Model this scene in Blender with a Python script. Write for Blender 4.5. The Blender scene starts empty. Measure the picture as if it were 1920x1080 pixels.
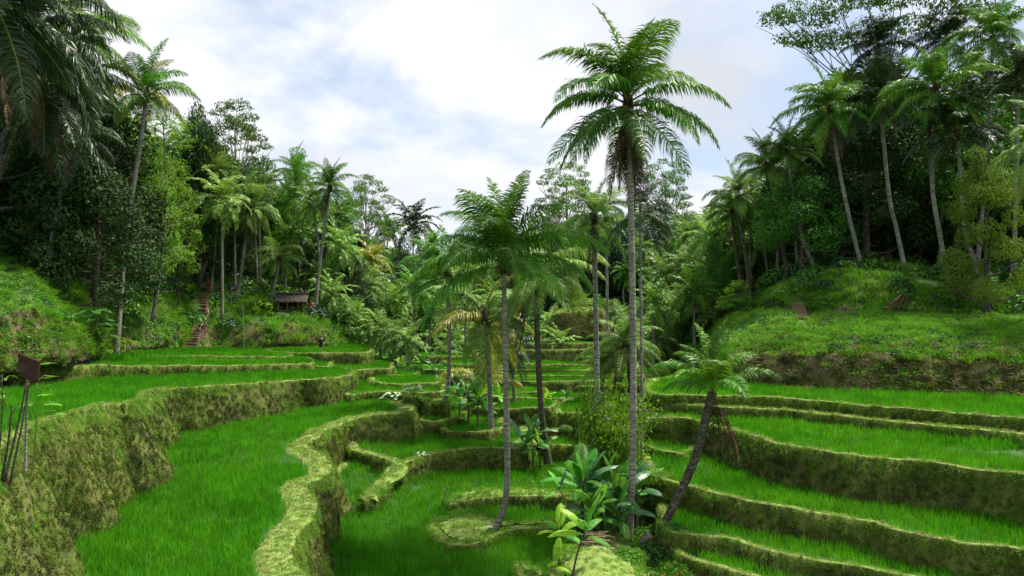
import bpy, bmesh, math, random, colorsys
import numpy as np
from mathutils import Vector, Matrix, Euler
from mathutils.bvhtree import BVHTree
from mathutils.geometry import delaunay_2d_cdt
R = math.radians
rng = np.random.default_rng(7)
random.seed(7)
scene = bpy.context.scene
COL = scene.collection

# ---------------------------------------------------------------- camera, sky, sun, exposure
F, HY, CX, CZ = 1500.0, 590.0, 960.0, 10.0      # focal length and horizon of the photograph, in its pixels; eye height
cam = bpy.data.cameras.new('camera'); camo = bpy.data.objects.new('camera', cam); COL.objects.link(camo)
camo.location = (0, 0, CZ); camo.rotation_euler = (R(90), 0, 0)
cam.sensor_width = 36; cam.lens = F / 1920 * 36; cam.shift_y = (HY - 540) / 1920
cam.clip_start = 0.1; cam.clip_end = 5000
scene.camera = camo
SUN_EL, SUN_AZ = 64, 60     # azimuth clockwise from +Y (the view direction)
w = bpy.data.worlds.new('World'); scene.world = w; w.use_nodes = True
nt = w.node_tree; N = nt.nodes; LK = nt.links; N.clear()
def nd(t, **k):
    n = N.new(t)
    for a, b in k.items(): setattr(n, a, b)
    return n
def build_world():
    out = nd('ShaderNodeOutputWorld'); bg = nd('ShaderNodeBackground'); LK.new(bg.outputs[0], out.inputs[0])
    bg.inputs['Strength'].default_value = 0.105
    sky = nd('ShaderNodeTexSky', sky_type='NISHITA'); sky.sun_disc = False
    sky.sun_elevation = R(SUN_EL); sky.sun_rotation = R(SUN_AZ); sky.air_density = 1.0; sky.dust_density = 1.5
    tc = nd('ShaderNodeTexCoord')
    sep = nd('ShaderNodeSeparateXYZ'); LK.new(tc.outputs['Generated'], sep.inputs[0])
    # clouds lie on a flat layer overhead: direction divided by its height
    mz = nd('ShaderNodeMath', operation='MAXIMUM'); LK.new(sep.outputs[2], mz.inputs[0]); mz.inputs[1].default_value = 0.0
    az = nd('ShaderNodeMath', operation='ADD'); LK.new(mz.outputs[0], az.inputs[0]); az.inputs[1].default_value = 0.35
    dx = nd('ShaderNodeMath', operation='DIVIDE'); LK.new(sep.outputs[0], dx.inputs[0]); LK.new(az.outputs[0], dx.inputs[1])
    dy = nd('ShaderNodeMath', operation='DIVIDE'); LK.new(sep.outputs[1], dy.inputs[0]); LK.new(az.outputs[0], dy.inputs[1])
    cb = nd('ShaderNodeCombineXYZ'); LK.new(dx.outputs[0], cb.inputs[0]); LK.new(dy.outputs[0], cb.inputs[1])
    mp = nd('ShaderNodeMapping'); LK.new(cb.outputs[0], mp.inputs[0]); mp.inputs['Location'].default_value = (3.1, 1.45, 0)
    n1 = nd('ShaderNodeTexNoise'); n1.inputs['Scale'].default_value = 2.3; n1.inputs['Detail'].default_value = 7; n1.inputs['Roughness'].default_value = 0.55; n1.inputs['Distortion'].default_value = 0.25
    LK.new(mp.outputs[0], n1.inputs['Vector'])
    cr = nd('ShaderNodeValToRGB'); cr.color_ramp.elements[0].position = 0.36; cr.color_ramp.elements[1].position = 0.53
    LK.new(n1.outputs[0], cr.inputs[0])
    n2 = nd('ShaderNodeTexNoise'); n2.inputs['Scale'].default_value = 1.7; n2.inputs['Detail'].default_value = 5; n2.inputs['Roughness'].default_value = 0.5
    mp2 = nd('ShaderNodeMapping'); LK.new(cb.outputs[0], mp2.inputs[0]); mp2.inputs['Location'].default_value = (7.7, 2.2, 1.0)
    LK.new(mp2.outputs[0], n2.inputs['Vector'])
    cc = nd('ShaderNodeValToRGB'); e = cc.color_ramp.elements
    e[0].position = 0.38; e[0].color = (3.9, 4.1, 4.55, 1); e[1].position = 0.58; e[1].color = (5.4, 5.5, 5.7, 1)
    LK.new(n2.outputs[0], cc.inputs[0])
    mx = nd('ShaderNodeMix', data_type='RGBA'); LK.new(cr.outputs[0], mx.inputs[0])
    # thin haze of high cloud in front of the blue
    mh = nd('ShaderNodeMix', data_type='RGBA'); mh.inputs[0].default_value = 0.72; LK.new(sky.outputs[0], mh.inputs[6]); mh.inputs[7].default_value = (3.3, 3.9, 4.9, 1)
    LK.new(mh.outputs[2], mx.inputs[6]); LK.new(cc.outputs[0], mx.inputs[7])
    LK.new(mx.outputs[2], bg.inputs['Color'])
build_world()
sun = bpy.data.lights.new('sun', 'SUN'); sun.energy = 5.0; sun.angle = R(7); sun.color = (1.0, 0.94, 0.80)
suno = bpy.data.objects.new('sun', sun); COL.objects.link(suno)
_d = Vector((math.sin(R(SUN_AZ)) * math.cos(R(SUN_EL)), math.cos(R(SUN_AZ)) * math.cos(R(SUN_EL)), math.sin(R(SUN_EL))))
suno.rotation_euler = _d.to_track_quat('Z', 'Y').to_euler()
scene.view_settings.view_transform = 'Standard'; scene.view_settings.look = 'None'
scene.view_settings.exposure = 0.88; scene.view_settings.gamma = 1.0; scene.view_settings.use_curve_mapping = False
scene.cycles.max_bounces = 6; scene.cycles.diffuse_bounces = 3; scene.cycles.transmission_bounces = 3; scene.cycles.glossy_bounces = 2

# ---------------------------------------------------------------- helpers
def W(px, d, z): return ((px - CX) / F * d, d, z + CZ)          # z is measured from the eye
def P(px, py, z):
    d = -z * F / (py - HY); return W(px, d, z)
def D(px, py, d): return W(px, d, -(py - HY) * d / F)
def tag(o, label=None, cat=None, group=None, kind=None):
    if label: o['label'] = label
    if cat: o['category'] = cat
    if group: o['group'] = group
    if kind: o['kind'] = kind
    return o
def empty(name, loc, rz=0, parent=None, **k):
    o = bpy.data.objects.new(name, None); COL.objects.link(o); o.location = loc; o.rotation_euler = (0, 0, rz)
    o.empty_display_size = 0.3
    if parent: o.parent = parent
    return tag(o, **k)
def mesh(name, V, faces, mats, smooth=False, midx=None):
    V = np.asarray(V, dtype=np.float32); me = bpy.data.meshes.new(name)
    me.vertices.add(len(V)); me.vertices.foreach_set('co', V.ravel())
    faces = [np.asarray(f, dtype=np.int32) for f in faces if len(f)]
    nl = sum(f.size for f in faces); npoly = sum(len(f) for f in faces)
    me.loops.add(nl); me.polygons.add(npoly)
    me.loops.foreach_set('vertex_index', np.concatenate([f.ravel() for f in faces]))
    tot = np.concatenate([np.full(len(f), f.shape[1], dtype=np.int32) for f in faces])
    st = np.concatenate([[0], np.cumsum(tot)[:-1]]).astype(np.int32)
    me.polygons.foreach_set('loop_start', st); me.polygons.foreach_set('loop_total', tot)
    if not isinstance(mats, (list, tuple)): mats = [mats]
    for m in mats: me.materials.append(m)
    if midx is not None: me.polygons.foreach_set('material_index', np.asarray(midx, dtype=np.int32))
    me.polygons.foreach_set('use_smooth', np.full(npoly, smooth))
    me.update(calc_edges=True); me.validate()
    return me
def obj(name, me, parent=None, loc=(0, 0, 0), rot=(0, 0, 0), scale=None, link=True, **k):
    o = bpy.data.objects.new(name, me)
    if link: COL.objects.link(o)
    o.location = loc; o.rotation_euler = rot
    if scale is not None: o.scale = (scale,) * 3 if isinstance(scale, (int, float)) else scale
    if parent: o.parent = parent
    return tag(o, **k)
class MB:                                                       # collects tubes, blades and boxes into one mesh
    def __init__(s): s.V = []; s.Q = []; s.T = []; s.n = 0
    def add(s, V, Q=(), T=()):
        V = np.asarray(V, dtype=float).reshape(-1, 3)
        if len(Q): s.Q.append(np.asarray(Q, dtype=int) + s.n)
        if len(T): s.T.append(np.asarray(T, dtype=int) + s.n)
        s.V.append(V); s.n += len(V)
    def tube(s, pts, rad, k=8, cap=True):
        pts = np.asarray(pts, float); n = len(pts); rad = np.broadcast_to(np.asarray(rad, float), (n,))
        tg = np.gradient(pts, axis=0); tg /= np.linalg.norm(tg, axis=1)[:, None] + 1e-9
        ref = np.array([0, 0, 1.0]) if abs(tg[0][2]) < 0.9 else np.array([1.0, 0, 0])
        V = []
        for i in range(n):
            a = np.cross(tg[i], ref); a /= np.linalg.norm(a) + 1e-9; b = np.cross(tg[i], a); ref = np.cross(a, tg[i]) 
            th = np.arange(k) / k * 2 * np.pi
            V.append(pts[i] + rad[i] * (np.cos(th)[:, None] * a + np.sin(th)[:, None] * b))
        Q = [(i * k + j, i * k + (j + 1) % k, (i + 1) * k + (j + 1) % k, (i + 1) * k + j) for i in range(n - 1) for j in range(k)]
        T = []
        if cap:
            V.append(pts[0][None]); V.append(pts[-1][None]); c = n * k
            T = [(c, (j + 1) % k, j) for j in range(k)] + [(c + 1, (n - 1) * k + j, (n - 1) * k + (j + 1) % k) for j in range(k)]
        s.add(np.concatenate(V), Q, T)
    def box(s, c, size, M=None):
        sx, sy, sz = [v / 2 for v in size]
        V = np.array([(x, y, z) for x in (-sx, sx) for y in (-sy, sy) for z in (-sz, sz)])
        if M is not None: V = V @ np.array(M.to_3x3()).T
        s.add(V + np.array(c), [(0, 1, 3, 2), (4, 6, 7, 5), (0, 4, 5, 1), (2, 3, 7, 6), (0, 2, 6, 4), (1, 5, 7, 3)])
    def mesh(s, name, mat, smooth=False):
        fs = []
        if s.Q: fs.append(np.concatenate(s.Q))
        if s.T: fs.append(np.concatenate(s.T))
        return mesh(name, np.concatenate(s.V), fs, mat, smooth)
def _h(i, j, k, s):
    n = (i * 374761393 + j * 668265263 + k * 2147483647 + s * 1274126177) & 0xFFFFFFFF
    n = ((n ^ (n >> 13)) * 1274126177) & 0xFFFFFFFF
    return ((n ^ (n >> 16)) & 0xFFFF) / 65535.0
def vnoise(p, s=0):
    p = np.asarray(p, float); i = np.floor(p).astype(np.int64); f = p - i; f = f * f * (3 - 2 * f); r = 0
    for a in (0, 1):
        for b in (0, 1):
            for c in (0, 1):
                wgt = (f[:, 0] if a else 1 - f[:, 0]) * (f[:, 1] if b else 1 - f[:, 1]) * (f[:, 2] if c else 1 - f[:, 2])
                r = r + wgt * _h(i[:, 0] + a, i[:, 1] + b, i[:, 2] + c, s)
    return r
def fbm(p, o=4, s=0):
    r = 0; a = 0.5; p = np.asarray(p, float)
    for k in range(o): r = r + a * (vnoise(p, s + k) - 0.5) * 2; p = p * 2.03 + 11.3; a *= 0.5
    return r

# ---------------------------------------------------------------- materials
def mat(name, cols, scale=4.0, rough=0.8, trans=0.0, rnd=0.0, bump=0.0, spec=0.3, detail=5, big=None, stretch=None, hue=0.0, bscale=None, tcol=None, lo=0.35, hi=0.65):
    m = bpy.data.materials.new(name); m.use_nodes = True; t = m.node_tree; n = t.nodes; l = t.links; n.clear()
    out = n.new('ShaderNodeOutputMaterial'); pb = n.new('ShaderNodeBsdfPrincipled')
    pb.inputs['Roughness'].default_value = rough; pb.inputs['Specular IOR Level'].default_value = spec
    geo = n.new('ShaderNodeNewGeometry'); vec = geo.outputs['Position']
    if stretch:
        mp = n.new('ShaderNodeMapping'); mp.inputs['Scale'].default_value = stretch; l.new(vec, mp.inputs[0]); vec = mp.outputs[0]
    nz = n.new('ShaderNodeTexNoise'); nz.inputs['Scale'].default_value = scale; nz.inputs['Detail'].default_value = detail; nz.inputs['Roughness'].default_value = 0.6
    l.new(vec, nz.inputs['Vector'])
    cr = n.new('ShaderNodeValToRGB'); el = cr.color_ramp.elements
    while len(el) < len(cols): el.new(0.5)
    for i, c in enumerate(cols):
        el[i].position = lo + (hi - lo) * i / max(1, len(cols) - 1); el[i].color = (*c, 1)
    l.new(nz.outputs[0], cr.inputs[0]); c = cr.outputs[0]
    if big:                                                     # large soft patches: (colour, scale, amount)
        n2 = n.new('ShaderNodeTexNoise'); n2.inputs['Scale'].default_value = big[1]; n2.inputs['Detail'].default_value = 3; l.new(geo.outputs['Position'], n2.inputs['Vector'])
        r2 = n.new('ShaderNodeMapRange'); r2.inputs[1].default_value = 0.42; r2.inputs[2].default_value = 0.62; r2.inputs[4].default_value = big[2]; l.new(n2.outputs[0], r2.inputs[0])
        mx = n.new('ShaderNodeMix'); mx.data_type = 'RGBA'; l.new(r2.outputs[0], mx.inputs[0]); l.new(c, mx.inputs[6]); mx.inputs[7].default_value = (*big[0], 1); c = mx.outputs[2]
    if rnd or hue:
        oi = n.new('ShaderNodeObjectInfo'); hs = n.new('ShaderNodeHueSaturation')
        mr = n.new('ShaderNodeMapRange'); mr.inputs[3].default_value = 1 - rnd; mr.inputs[4].default_value = 1 + rnd; l.new(oi.outputs['Random'], mr.inputs[0]); l.new(mr.outputs[0], hs.inputs['Value'])
        if hue:
            ml = n.new('ShaderNodeMath'); ml.operation = 'MULTIPLY'; ml.inputs[1].default_value = 7.31; l.new(oi.outputs['Random'], ml.inputs[0])
            fr = n.new('ShaderNodeMath'); fr.operation = 'FRACT'; l.new(ml.outputs[0], fr.inputs[0])
            mh = n.new('ShaderNodeMapRange'); mh.inputs[3].default_value = 0.5 - hue; mh.inputs[4].default_value = 0.5 + hue; l.new(fr.outputs[0], mh.inputs[0]); l.new(mh.outputs[0], hs.inputs['Hue'])
        l.new(c, hs.inputs['Color']); c = hs.outputs[0]
    l.new(c, pb.inputs['Base Color']); sh = pb.outputs[0]
    if bump:
        bp = n.new('ShaderNodeBump'); bp.inputs['Strength'].default_value = min(1, bump); bp.inputs['Distance'].default_value = 0.08 * bump
        nb = n.new('ShaderNodeTexNoise'); nb.inputs['Scale'].default_value = bscale or scale * 2.5; nb.inputs['Detail'].default_value = 6; l.new(vec, nb.inputs['Vector'])
        l.new(nb.outputs[0], bp.inputs['Height']); l.new(bp.outputs[0], pb.inputs['Normal'])
    if trans:
        tr = n.new('ShaderNodeBsdfTranslucent'); ms = n.new('ShaderNodeMixShader'); ms.inputs[0].default_value = trans
        hs2 = n.new('ShaderNodeHueSaturation'); hs2.inputs['Hue'].default_value = 0.485; hs2.inputs['Value'].default_value = 1.25; l.new(c, hs2.inputs['Color']); l.new(hs2.outputs[0], tr.inputs[0])
        l.new(sh, ms.inputs[1]); l.new(tr.outputs[0], ms.inputs[2]); sh = ms.outputs[0]
    l.new(sh, out.inputs[0]); return m
M = dict(
    rice=mat('rice_leaf', [(0.038, 0.22, 0.004), (0.062, 0.30, 0.006)], 0.5, 0.55, 0.35, 0.3, big=((0.085, 0.32, 0.010), 0.16, 0.7), spec=0.15, hue=0.008),
    paddy=mat('paddy_floor', [(0.012, 0.05, 0.004), (0.03, 0.09, 0.008)], 3, 0.8),
    bund=mat('bund_turf', [(0.10, 0.14, 0.03), (0.15, 0.23, 0.04), (0.20, 0.29, 0.06)], 3.0, 0.9, bump=0.8, big=((0.20, 0.19, 0.08), 0.5, 0.45)),
    bank=mat('terrace_bank', [(0.025, 0.025, 0.010), (0.06, 0.07, 0.014), (0.10, 0.125, 0.022), (0.14, 0.135, 0.04)], 1.6, 0.95, bump=1.0, bscale=7, stretch=(1, 1, 0.7), big=((0.07, 0.10, 0.015), 0.5, 0.6)),
    moss=mat('moss_tuft', [(0.07, 0.11, 0.008), (0.125, 0.19, 0.014)], 1.2, 0.8, 0.25, 0.45, big=((0.035, 0.045, 0.010), 0.45, 0.85), hue=0.02),
    turf=mat('short_turf', [(0.16, 0.27, 0.04), (0.24, 0.37, 0.065)], 1.5, 0.8, 0.3, 0.35, hue=0.02),
    straw=mat('dry_straw', [(0.25, 0.20, 0.10), (0.34, 0.29, 0.16)], 6, 0.9, 0.1, 0.3),
    slope=mat('hillside_soil', [(0.025, 0.06, 0.008), (0.045, 0.11, 0.012), (0.05, 0.07, 0.015)], 0.8, 0.95, bump=1),
    clay=mat('clay_face', [(0.06, 0.055, 0.02), (0.12, 0.11, 0.035), (0.18, 0.155, 0.07)], 1.2, 0.95, bump=1, bscale=5, big=((0.06, 0.05, 0.03), 0.3, 0.6)),
    grass=mat('slope_grass', [(0.065, 0.22, 0.006), (0.12, 0.33, 0.010)], 0.4, 0.7, 0.3, 0.35, big=((0.15, 0.33, 0.02), 0.15, 0.7), hue=0.015),
    herb=mat('slope_herb', [(0.03, 0.11, 0.012), (0.06, 0.19, 0.02)], 0.8, 0.5, 0.25, 0.4, spec=0.4, hue=0.02),
    dleaf=mat('dark_leaf', [(0.014, 0.045, 0.009), (0.03, 0.085, 0.014)], 0.6, 0.6, 0.15, 0.3, spec=0.2, hue=0.015),  # dark foliage, deepened so the colour carries shade at the left edge
    mleaf=mat('mid_leaf', [(0.038, 0.13, 0.008), (0.08, 0.23, 0.014)], 0.6, 0.5, 0.3, 0.3, spec=0.35, hue=0.015),
    lleaf=mat('light_leaf', [(0.08, 0.23, 0.010), (0.15, 0.34, 0.020)], 0.6, 0.55, 0.35, 0.25, spec=0.3, hue=0.015),
    yleaf=mat('yellow_leaf', [(0.08, 0.17, 0.01), (0.14, 0.26, 0.016)], 0.8, 0.55, 0.35, 0.2, spec=0.3, hue=0.01),
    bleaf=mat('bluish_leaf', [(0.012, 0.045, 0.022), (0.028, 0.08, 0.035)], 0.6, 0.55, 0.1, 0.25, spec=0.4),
    frond=mat('palm_frond', [(0.045, 0.14, 0.008), (0.09, 0.25, 0.016)], 0.9, 0.45, 0.28, 0.35, spec=0.3, hue=0.015),
    frondy=mat('yellowing_frond', [(0.16, 0.22, 0.02), (0.30, 0.30, 0.03)], 0.9, 0.42, 0.35, 0.25, spec=0.5, hue=0.02),
    frondp=mat('pale_frond', [(0.09, 0.19, 0.028), (0.18, 0.32, 0.055)], 0.9, 0.45, 0.3, 0.35, spec=0.3, hue=0.01),
    frondd=mat('dark_frond', [(0.012, 0.038, 0.010), (0.028, 0.065, 0.016)], 0.9, 0.42, 0.12, 0.3, spec=0.45),  # darker green with the shade on the left-edge crowns in the colour
    dead=mat('dead_frond', [(0.05, 0.028, 0.014), (0.12, 0.075, 0.04)], 2, 0.85, 0.05, 0.3),
    rachis=mat('leaf_stalk', [(0.12, 0.17, 0.03), (0.20, 0.24, 0.05)], 3, 0.5, spec=0.4),
    bark=mat('palm_bark', [(0.10, 0.09, 0.075), (0.24, 0.22, 0.19), (0.36, 0.34, 0.30)], 3.0, 0.95, bump=1, stretch=(1, 1, 4.5), bscale=4, big=((0.10, 0.11, 0.07), 0.9, 0.5)),
    bark2=mat('dark_bark', [(0.03, 0.022, 0.015), (0.09, 0.07, 0.05), (0.20, 0.18, 0.15)], 5, 0.95, bump=1, stretch=(1, 1, 2.5), big=((0.05, 0.06, 0.03), 0.8, 0.5)),
    fibre=mat('crown_fibre', [(0.03, 0.018, 0.010), (0.10, 0.06, 0.03)], 8, 0.95, bump=1),
    nut=mat('coconut_husk', [(0.08, 0.10, 0.02), (0.18, 0.15, 0.04)], 3, 0.5),
    banana=mat('banana_leaf', [(0.05, 0.20, 0.022), (0.10, 0.31, 0.03)], 1.6, 0.5, 0.3, 0.35, spec=0.25, hue=0.015),
    bananay=mat('backlit_young_banana_leaf', [(0.20, 0.42, 0.02), (0.28, 0.52, 0.03)], 1.6, 0.4, 0.4, 0.1, spec=0.4),  # young leaf; the backlit glow is put into its yellow-green
    bananad=mat('dusty_banana_leaf', [(0.035, 0.13, 0.04), (0.08, 0.2, 0.08)], 1.6, 0.45, 0.2, 0.2, spec=0.6),
    wood=mat('weathered_wood', [(0.10, 0.075, 0.05), (0.25, 0.19, 0.12)], 6, 0.9, bump=0.5),
    bamboo=mat('bamboo_pole', [(0.28, 0.22, 0.11), (0.42, 0.34, 0.18)], 5, 0.6),
    thatch=mat('thatch', [(0.03, 0.025, 0.02), (0.09, 0.08, 0.065)], 9, 0.95, bump=1),
    dark=mat('shadowed_board', [(0.02, 0.015, 0.012), (0.05, 0.035, 0.025)], 5, 0.9),  # near-black board; the hut interior's shade is put into its colour
    earth=mat('trodden_earth', [(0.08, 0.05, 0.03), (0.17, 0.11, 0.07)], 4, 0.95, bump=0.8),
    rust=mat('rusty_sign', [(0.028, 0.010, 0.008), (0.055, 0.018, 0.012)], 7, 0.8),
    letter=mat('sign_lettering', [(0.10, 0.05, 0.035), (0.14, 0.075, 0.05)], 9, 0.8),
    skin=mat('skin', [(0.42, 0.24, 0.16), (0.45, 0.27, 0.19)], 9, 0.6),
    hair=mat('hair', [(0.02, 0.014, 0.01), (0.03, 0.02, 0.015)], 9, 0.6),
    black=mat('black_cloth', [(0.012, 0.012, 0.014), (0.02, 0.02, 0.022)], 9, 0.9),
    red=mat('red_cloth', [(0.35, 0.02, 0.02), (0.45, 0.03, 0.025)], 9, 0.8),
    flower=mat('red_flower', [(0.55, 0.02, 0.05), (0.65, 0.05, 0.08)], 9, 0.6, 0.2),
    white=mat('whitish_leaf', [(0.26, 0.42, 0.22), (0.42, 0.55, 0.36)], 3, 0.5, 0.2),
)

# ---------------------------------------------------------------- polygons
def chaikin(p, it=2):
    p = np.asarray(p, float)
    for _ in range(it):
        q = np.roll(p, -1, axis=0); p = np.stack([0.78 * p + 0.22 * q, 0.22 * p + 0.78 * q], 1).reshape(-1, p.shape[1])
    return p
def resample(p, closed=True, k=0.008, mn=0.16, mx=0.7):
    q = np.vstack([p, p[:1]]) if closed else p
    out = []
    for a, b in zip(q[:-1], q[1:]):
        L = np.linalg.norm((b - a)[:3]); dd = np.hypot(a[0], a[1]); st = np.clip(dd * k, mn, mx); m = max(1, int(round(L / st)))
        for i in range(m): out.append(a + (b - a) * i / m)
    if not closed: out.append(q[-1])
    p = np.array(out)
    if closed:                                                  # drop points that crowd
        keep = [0]
        for i in range(1, len(p)):
            if np.linalg.norm((p[i] - p[keep[-1]])[:2]) > mn * 0.7: keep.append(i)
        p = p[keep]
    return p
def inside(poly, pts):
    x, y = pts[:, 0], pts[:, 1]; r = np.zeros(len(pts), bool); q = np.roll(poly, -1, axis=0)
    for (x1, y1), (x2, y2) in zip(poly[:, :2], q[:, :2]):
        if y1 == y2: continue
        c = ((y1 > y) != (y2 > y)) & (x < (x2 - x1) * (y - y1) / (y2 - y1) + x1); r ^= c
    return r
def idw(ring, pts, pw=3):
    s = ring[::3]; out = np.empty(len(pts))
    for a in range(0, len(pts), 4000):
        d2 = ((pts[a:a + 4000, None, :2] - s[None, :, :2]) ** 2).sum(2) + 0.05; ww = d2 ** (-pw / 2)
        out[a:a + 4000] = (ww * s[None, :, 2]).sum(1) / ww.sum(1)
    return out
SLABS = []; WALLP = []; BUNDP = []
def slab(pts, drop=2.5, lean=0.12, butt=0.3, bund=0.26, rice=True, mound=0.0, name='rice_terrace', straw=False):
    """pts: (px,py,z) on the lip, or world tuples from W()/D() flagged with a 4th item"""
    ring = []
    for p in pts:
        if len(p) == 4: ring.append((p[0], p[1], p[2], p[3]))
        else: ring.append((*P(*p), lean))
    ring = np.array(ring, float)
    A = 0.5 * np.sum(ring[:, 0] * np.roll(ring[:, 1], -1) - np.roll(ring[:, 0], -1) * ring[:, 1])
    if A < 0: ring = ring[::-1]
    ring = resample(chaikin(ring))
    # a hand-dug edge is never straight
    wob = fbm(np.c_[ring[:, :2] * 0.55, np.zeros(len(ring))], 3, 5); wob2 = fbm(np.c_[ring[:, :2] * 2.2, np.ones(len(ring))], 2, 9)
    tg = np.roll(ring, -1, 0)[:, :2] - np.roll(ring, 1, 0)[:, :2]; tg /= np.linalg.norm(tg, axis=1)[:, None] + 1e-9
    nrm = np.c_[tg[:, 1], -tg[:, 0]]
    ring[:, :2] += nrm * (wob * 0.25 + wob2 * 0.10)[:, None]
    ring[:, 2] += fbm(np.c_[ring[:, :2] * 1.3, np.full(len(ring), 3.0)], 3, 2) * 0.07
    tg = np.roll(ring, -2, 0)[:, :2] - np.roll(ring, 2, 0)[:, :2]; tg /= np.linalg.norm(tg, axis=1)[:, None] + 1e-9
    nrm = np.c_[tg[:, 1], -tg[:, 0]]
    n = len(ring); rows = []; ds = np.clip(np.hypot(ring[:, 0], ring[:, 1]).min() * 0.008, 0.14, 0.4); m = max(4, int(drop / ds))
    # inner turf ring first (from field towards the lip), then the face down to its foot
    inn = [(-(bund + 0.16), 0.06 if mound else -0.16), (-bund, 0.0), (-bund * 0.55, 0.03), (-0.10, 0.03), (0.02, 0.0)]
    for o, dz in inn:
        q = ring[:, :3].copy(); q[:, :2] += nrm * o; q[:, 2] += dz + (fbm(q * 2.5, 2, 4) * 0.05 if dz > -0.1 else 0)
        rows.append(q)
    sarc = np.cumsum(np.r_[0, np.linalg.norm(np.diff(ring[:, :2], axis=0), axis=1)])
    # buttresses: ribs left between eroded hollows
    rib = vnoise(np.c_[sarc * 0.42, np.full(n, 0.5), np.full(n, len(SLABS) * 1.7)], 21); rib = np.clip((rib - 0.35) * 3.2, 0, 1)
    rib2 = vnoise(np.c_[sarc * 1.3, np.full(n, 0.5), np.full(n, 3.1)], 22)
    for j in range(1, m + 1):
        t = j / m; h = t * drop; q = ring[:, :3].copy()
        off = -0.02 + ring[:, 3] * h * .8 + butt * (rib * 0.9 + rib2 * 0.35 - 0.25) * min(1, t * 1.6) ** 0.8
        wp = np.c_[q[:, :2] * 0.9, np.full(n, h * 0.7)]
        off = off + fbm(wp, 3, 31) * 0.22 * min(1, t * 3) + fbm(np.c_[q[:, :2] * 3, np.full(n, h * 3)], 2, 8) * 0.06
        q[:, :2] += nrm * off[:, None]; q[:, 2] -= h; rows.append(q)
    K = len(rows); V = np.concatenate(rows); Q = []
    a = np.arange(n); b = (a + 1) % n
    for r_ in range(K - 1): Q.append(np.c_[r_ * n + a, (r_ + 1) * n + a, (r_ + 1) * n + b, r_ * n + b])
    Q = np.concatenate(Q); mi = np.where(np.arange(len(Q)) < 4 * n, 1, 2)
    # field floor
    inner = rows[0]; lo = inner[:, :2].min(0); hi = inner[:, :2].max(0)
    gs = 1.2; gx, gy = np.meshgrid(np.arange(lo[0], hi[0], gs), np.arange(lo[1], hi[1], gs)); g = np.c_[gx.ravel(), gy.ravel()]
    g = g[inside(inner, g)] if len(g) else g
    vin = [Vector(v) for v in inner[:, :2]] + [Vector(v) for v in g]
    r = delaunay_2d_cdt(vin, [(i, (i + 1) % n) for i in range(n)], [], 1, 1e-4)
    cv = np.array([tuple(v) for v in r[0]]); cz = idw(ring, cv) - 0.16
    if mound:
        dist = np.sqrt(((cv[:, None, :] - inner[None, ::2, :2]) ** 2).sum(2)).min(1); cz = cz + 0.22 + mound * np.clip(dist / 1.2, 0, 1) ** 0.7
    ct = np.array([f for f in r[2] if len(f) == 3], dtype=int).reshape(-1, 3)
    # keep triangles facing up
    if len(ct):
        v0, v1, v2 = cv[ct[:, 0]], cv[ct[:, 1]], cv[ct[:, 2]]
        s = (v1[:, 0] - v0[:, 0]) * (v2[:, 1] - v0[:, 1]) - (v1[:, 1] - v0[:, 1]) * (v2[:, 0] - v0[:, 0]); ct[s < 0] = ct[s < 0][:, ::-1]
    V = np.concatenate([V, np.c_[cv, cz]]); ct = ct + K * n
    me = mesh(name, V, [Q, ct], [M['paddy'], M['bund'], M['bank']], True, np.r_[mi, np.full(len(ct), 1 if mound or not rice else 0)])
    o = obj(name, me, kind='structure')
    SLABS.append(dict(ring=ring, inner=inner, rice=rice, mound=mound, z=ring[:, 2].mean(), straw=straw, id=len(SLABS)))
    # points for moss on the face and turf on the bund
    def sample(r0, r1, dens, store, sz):
        A0 = np.concatenate([rows[k] for k in range(r0, r1)]); A1 = np.concatenate([rows[k + 1] for k in range(r0, r1)])
        B0 = np.concatenate([np.roll(rows[k], -1, 0) for k in range(r0, r1)])
        B1 = np.concatenate([np.roll(rows[k + 1], -1, 0) for k in range(r0, r1)])
        cr = np.cross(A1 - A0, B0 - A0); area = np.linalg.norm(cr, axis=1); nn = -cr / (area[:, None] + 1e-9)
        dd = np.hypot(A0[:, 0], A0[:, 1]); dn = dens * np.clip(26 / dd, 0.12, 1.5) ** 1.6
        cnt = rng.poisson(area * dn); idx = np.repeat(np.arange(len(A0)), cnt)
        if not len(idx): return
        u = rng.random(len(idx))[:, None]; v = rng.random(len(idx))[:, None]
        p = (A0[idx] * (1 - u) + B0[idx] * u) * (1 - v) + (A1[idx] * (1 - u) + B1[idx] * u) * v
        h = np.repeat(np.tile(np.arange(r1 - r0)[:, None], (1, n)).ravel() / max(1, r1 - r0), cnt)
        store.append(np.c_[p, nn[idx] * -1, h, np.full(len(idx), SLABS[-1]['id'])])
    sample(4, K - 1, 95, WALLP, 0); sample(0 if (mound or not rice) else 1, 4, 70, BUNDP, 0)
    if mound or not rice:                                       # turf over the whole top
        aa = 0.5 * np.abs(s); cnt = rng.poisson(aa * 22); idx = np.repeat(np.arange(len(ct)), cnt); tri = V[ct[idx]]
        u = rng.random((len(idx), 1)); v = rng.random((len(idx), 1)); fl = (u + v) > 1; u = np.where(fl, 1 - u, u); v = np.where(fl, 1 - v, v)
        p = tri[:, 0] + u * (tri[:, 1] - tri[:, 0]) + v * (tri[:, 2] - tri[:, 0])
        BUNDP.append(np.c_[p, np.tile([0, 0, 1.0], (len(p), 1)), np.zeros(len(p)), np.full(len(p), SLABS[-1]['id'])])
    return o
def H(px, d, z, lean=0.1): return (*W(px, d, z), lean)
def Dp(px, py, d, lean=0.1): return (*D(px, py, d), lean)
def Pl(px, py, z, lean): return (*P(px, py, z), lean)
#EOF1
# ---------------------------------------------------------------- the terraces, near and far
TL = 0.1
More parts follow.
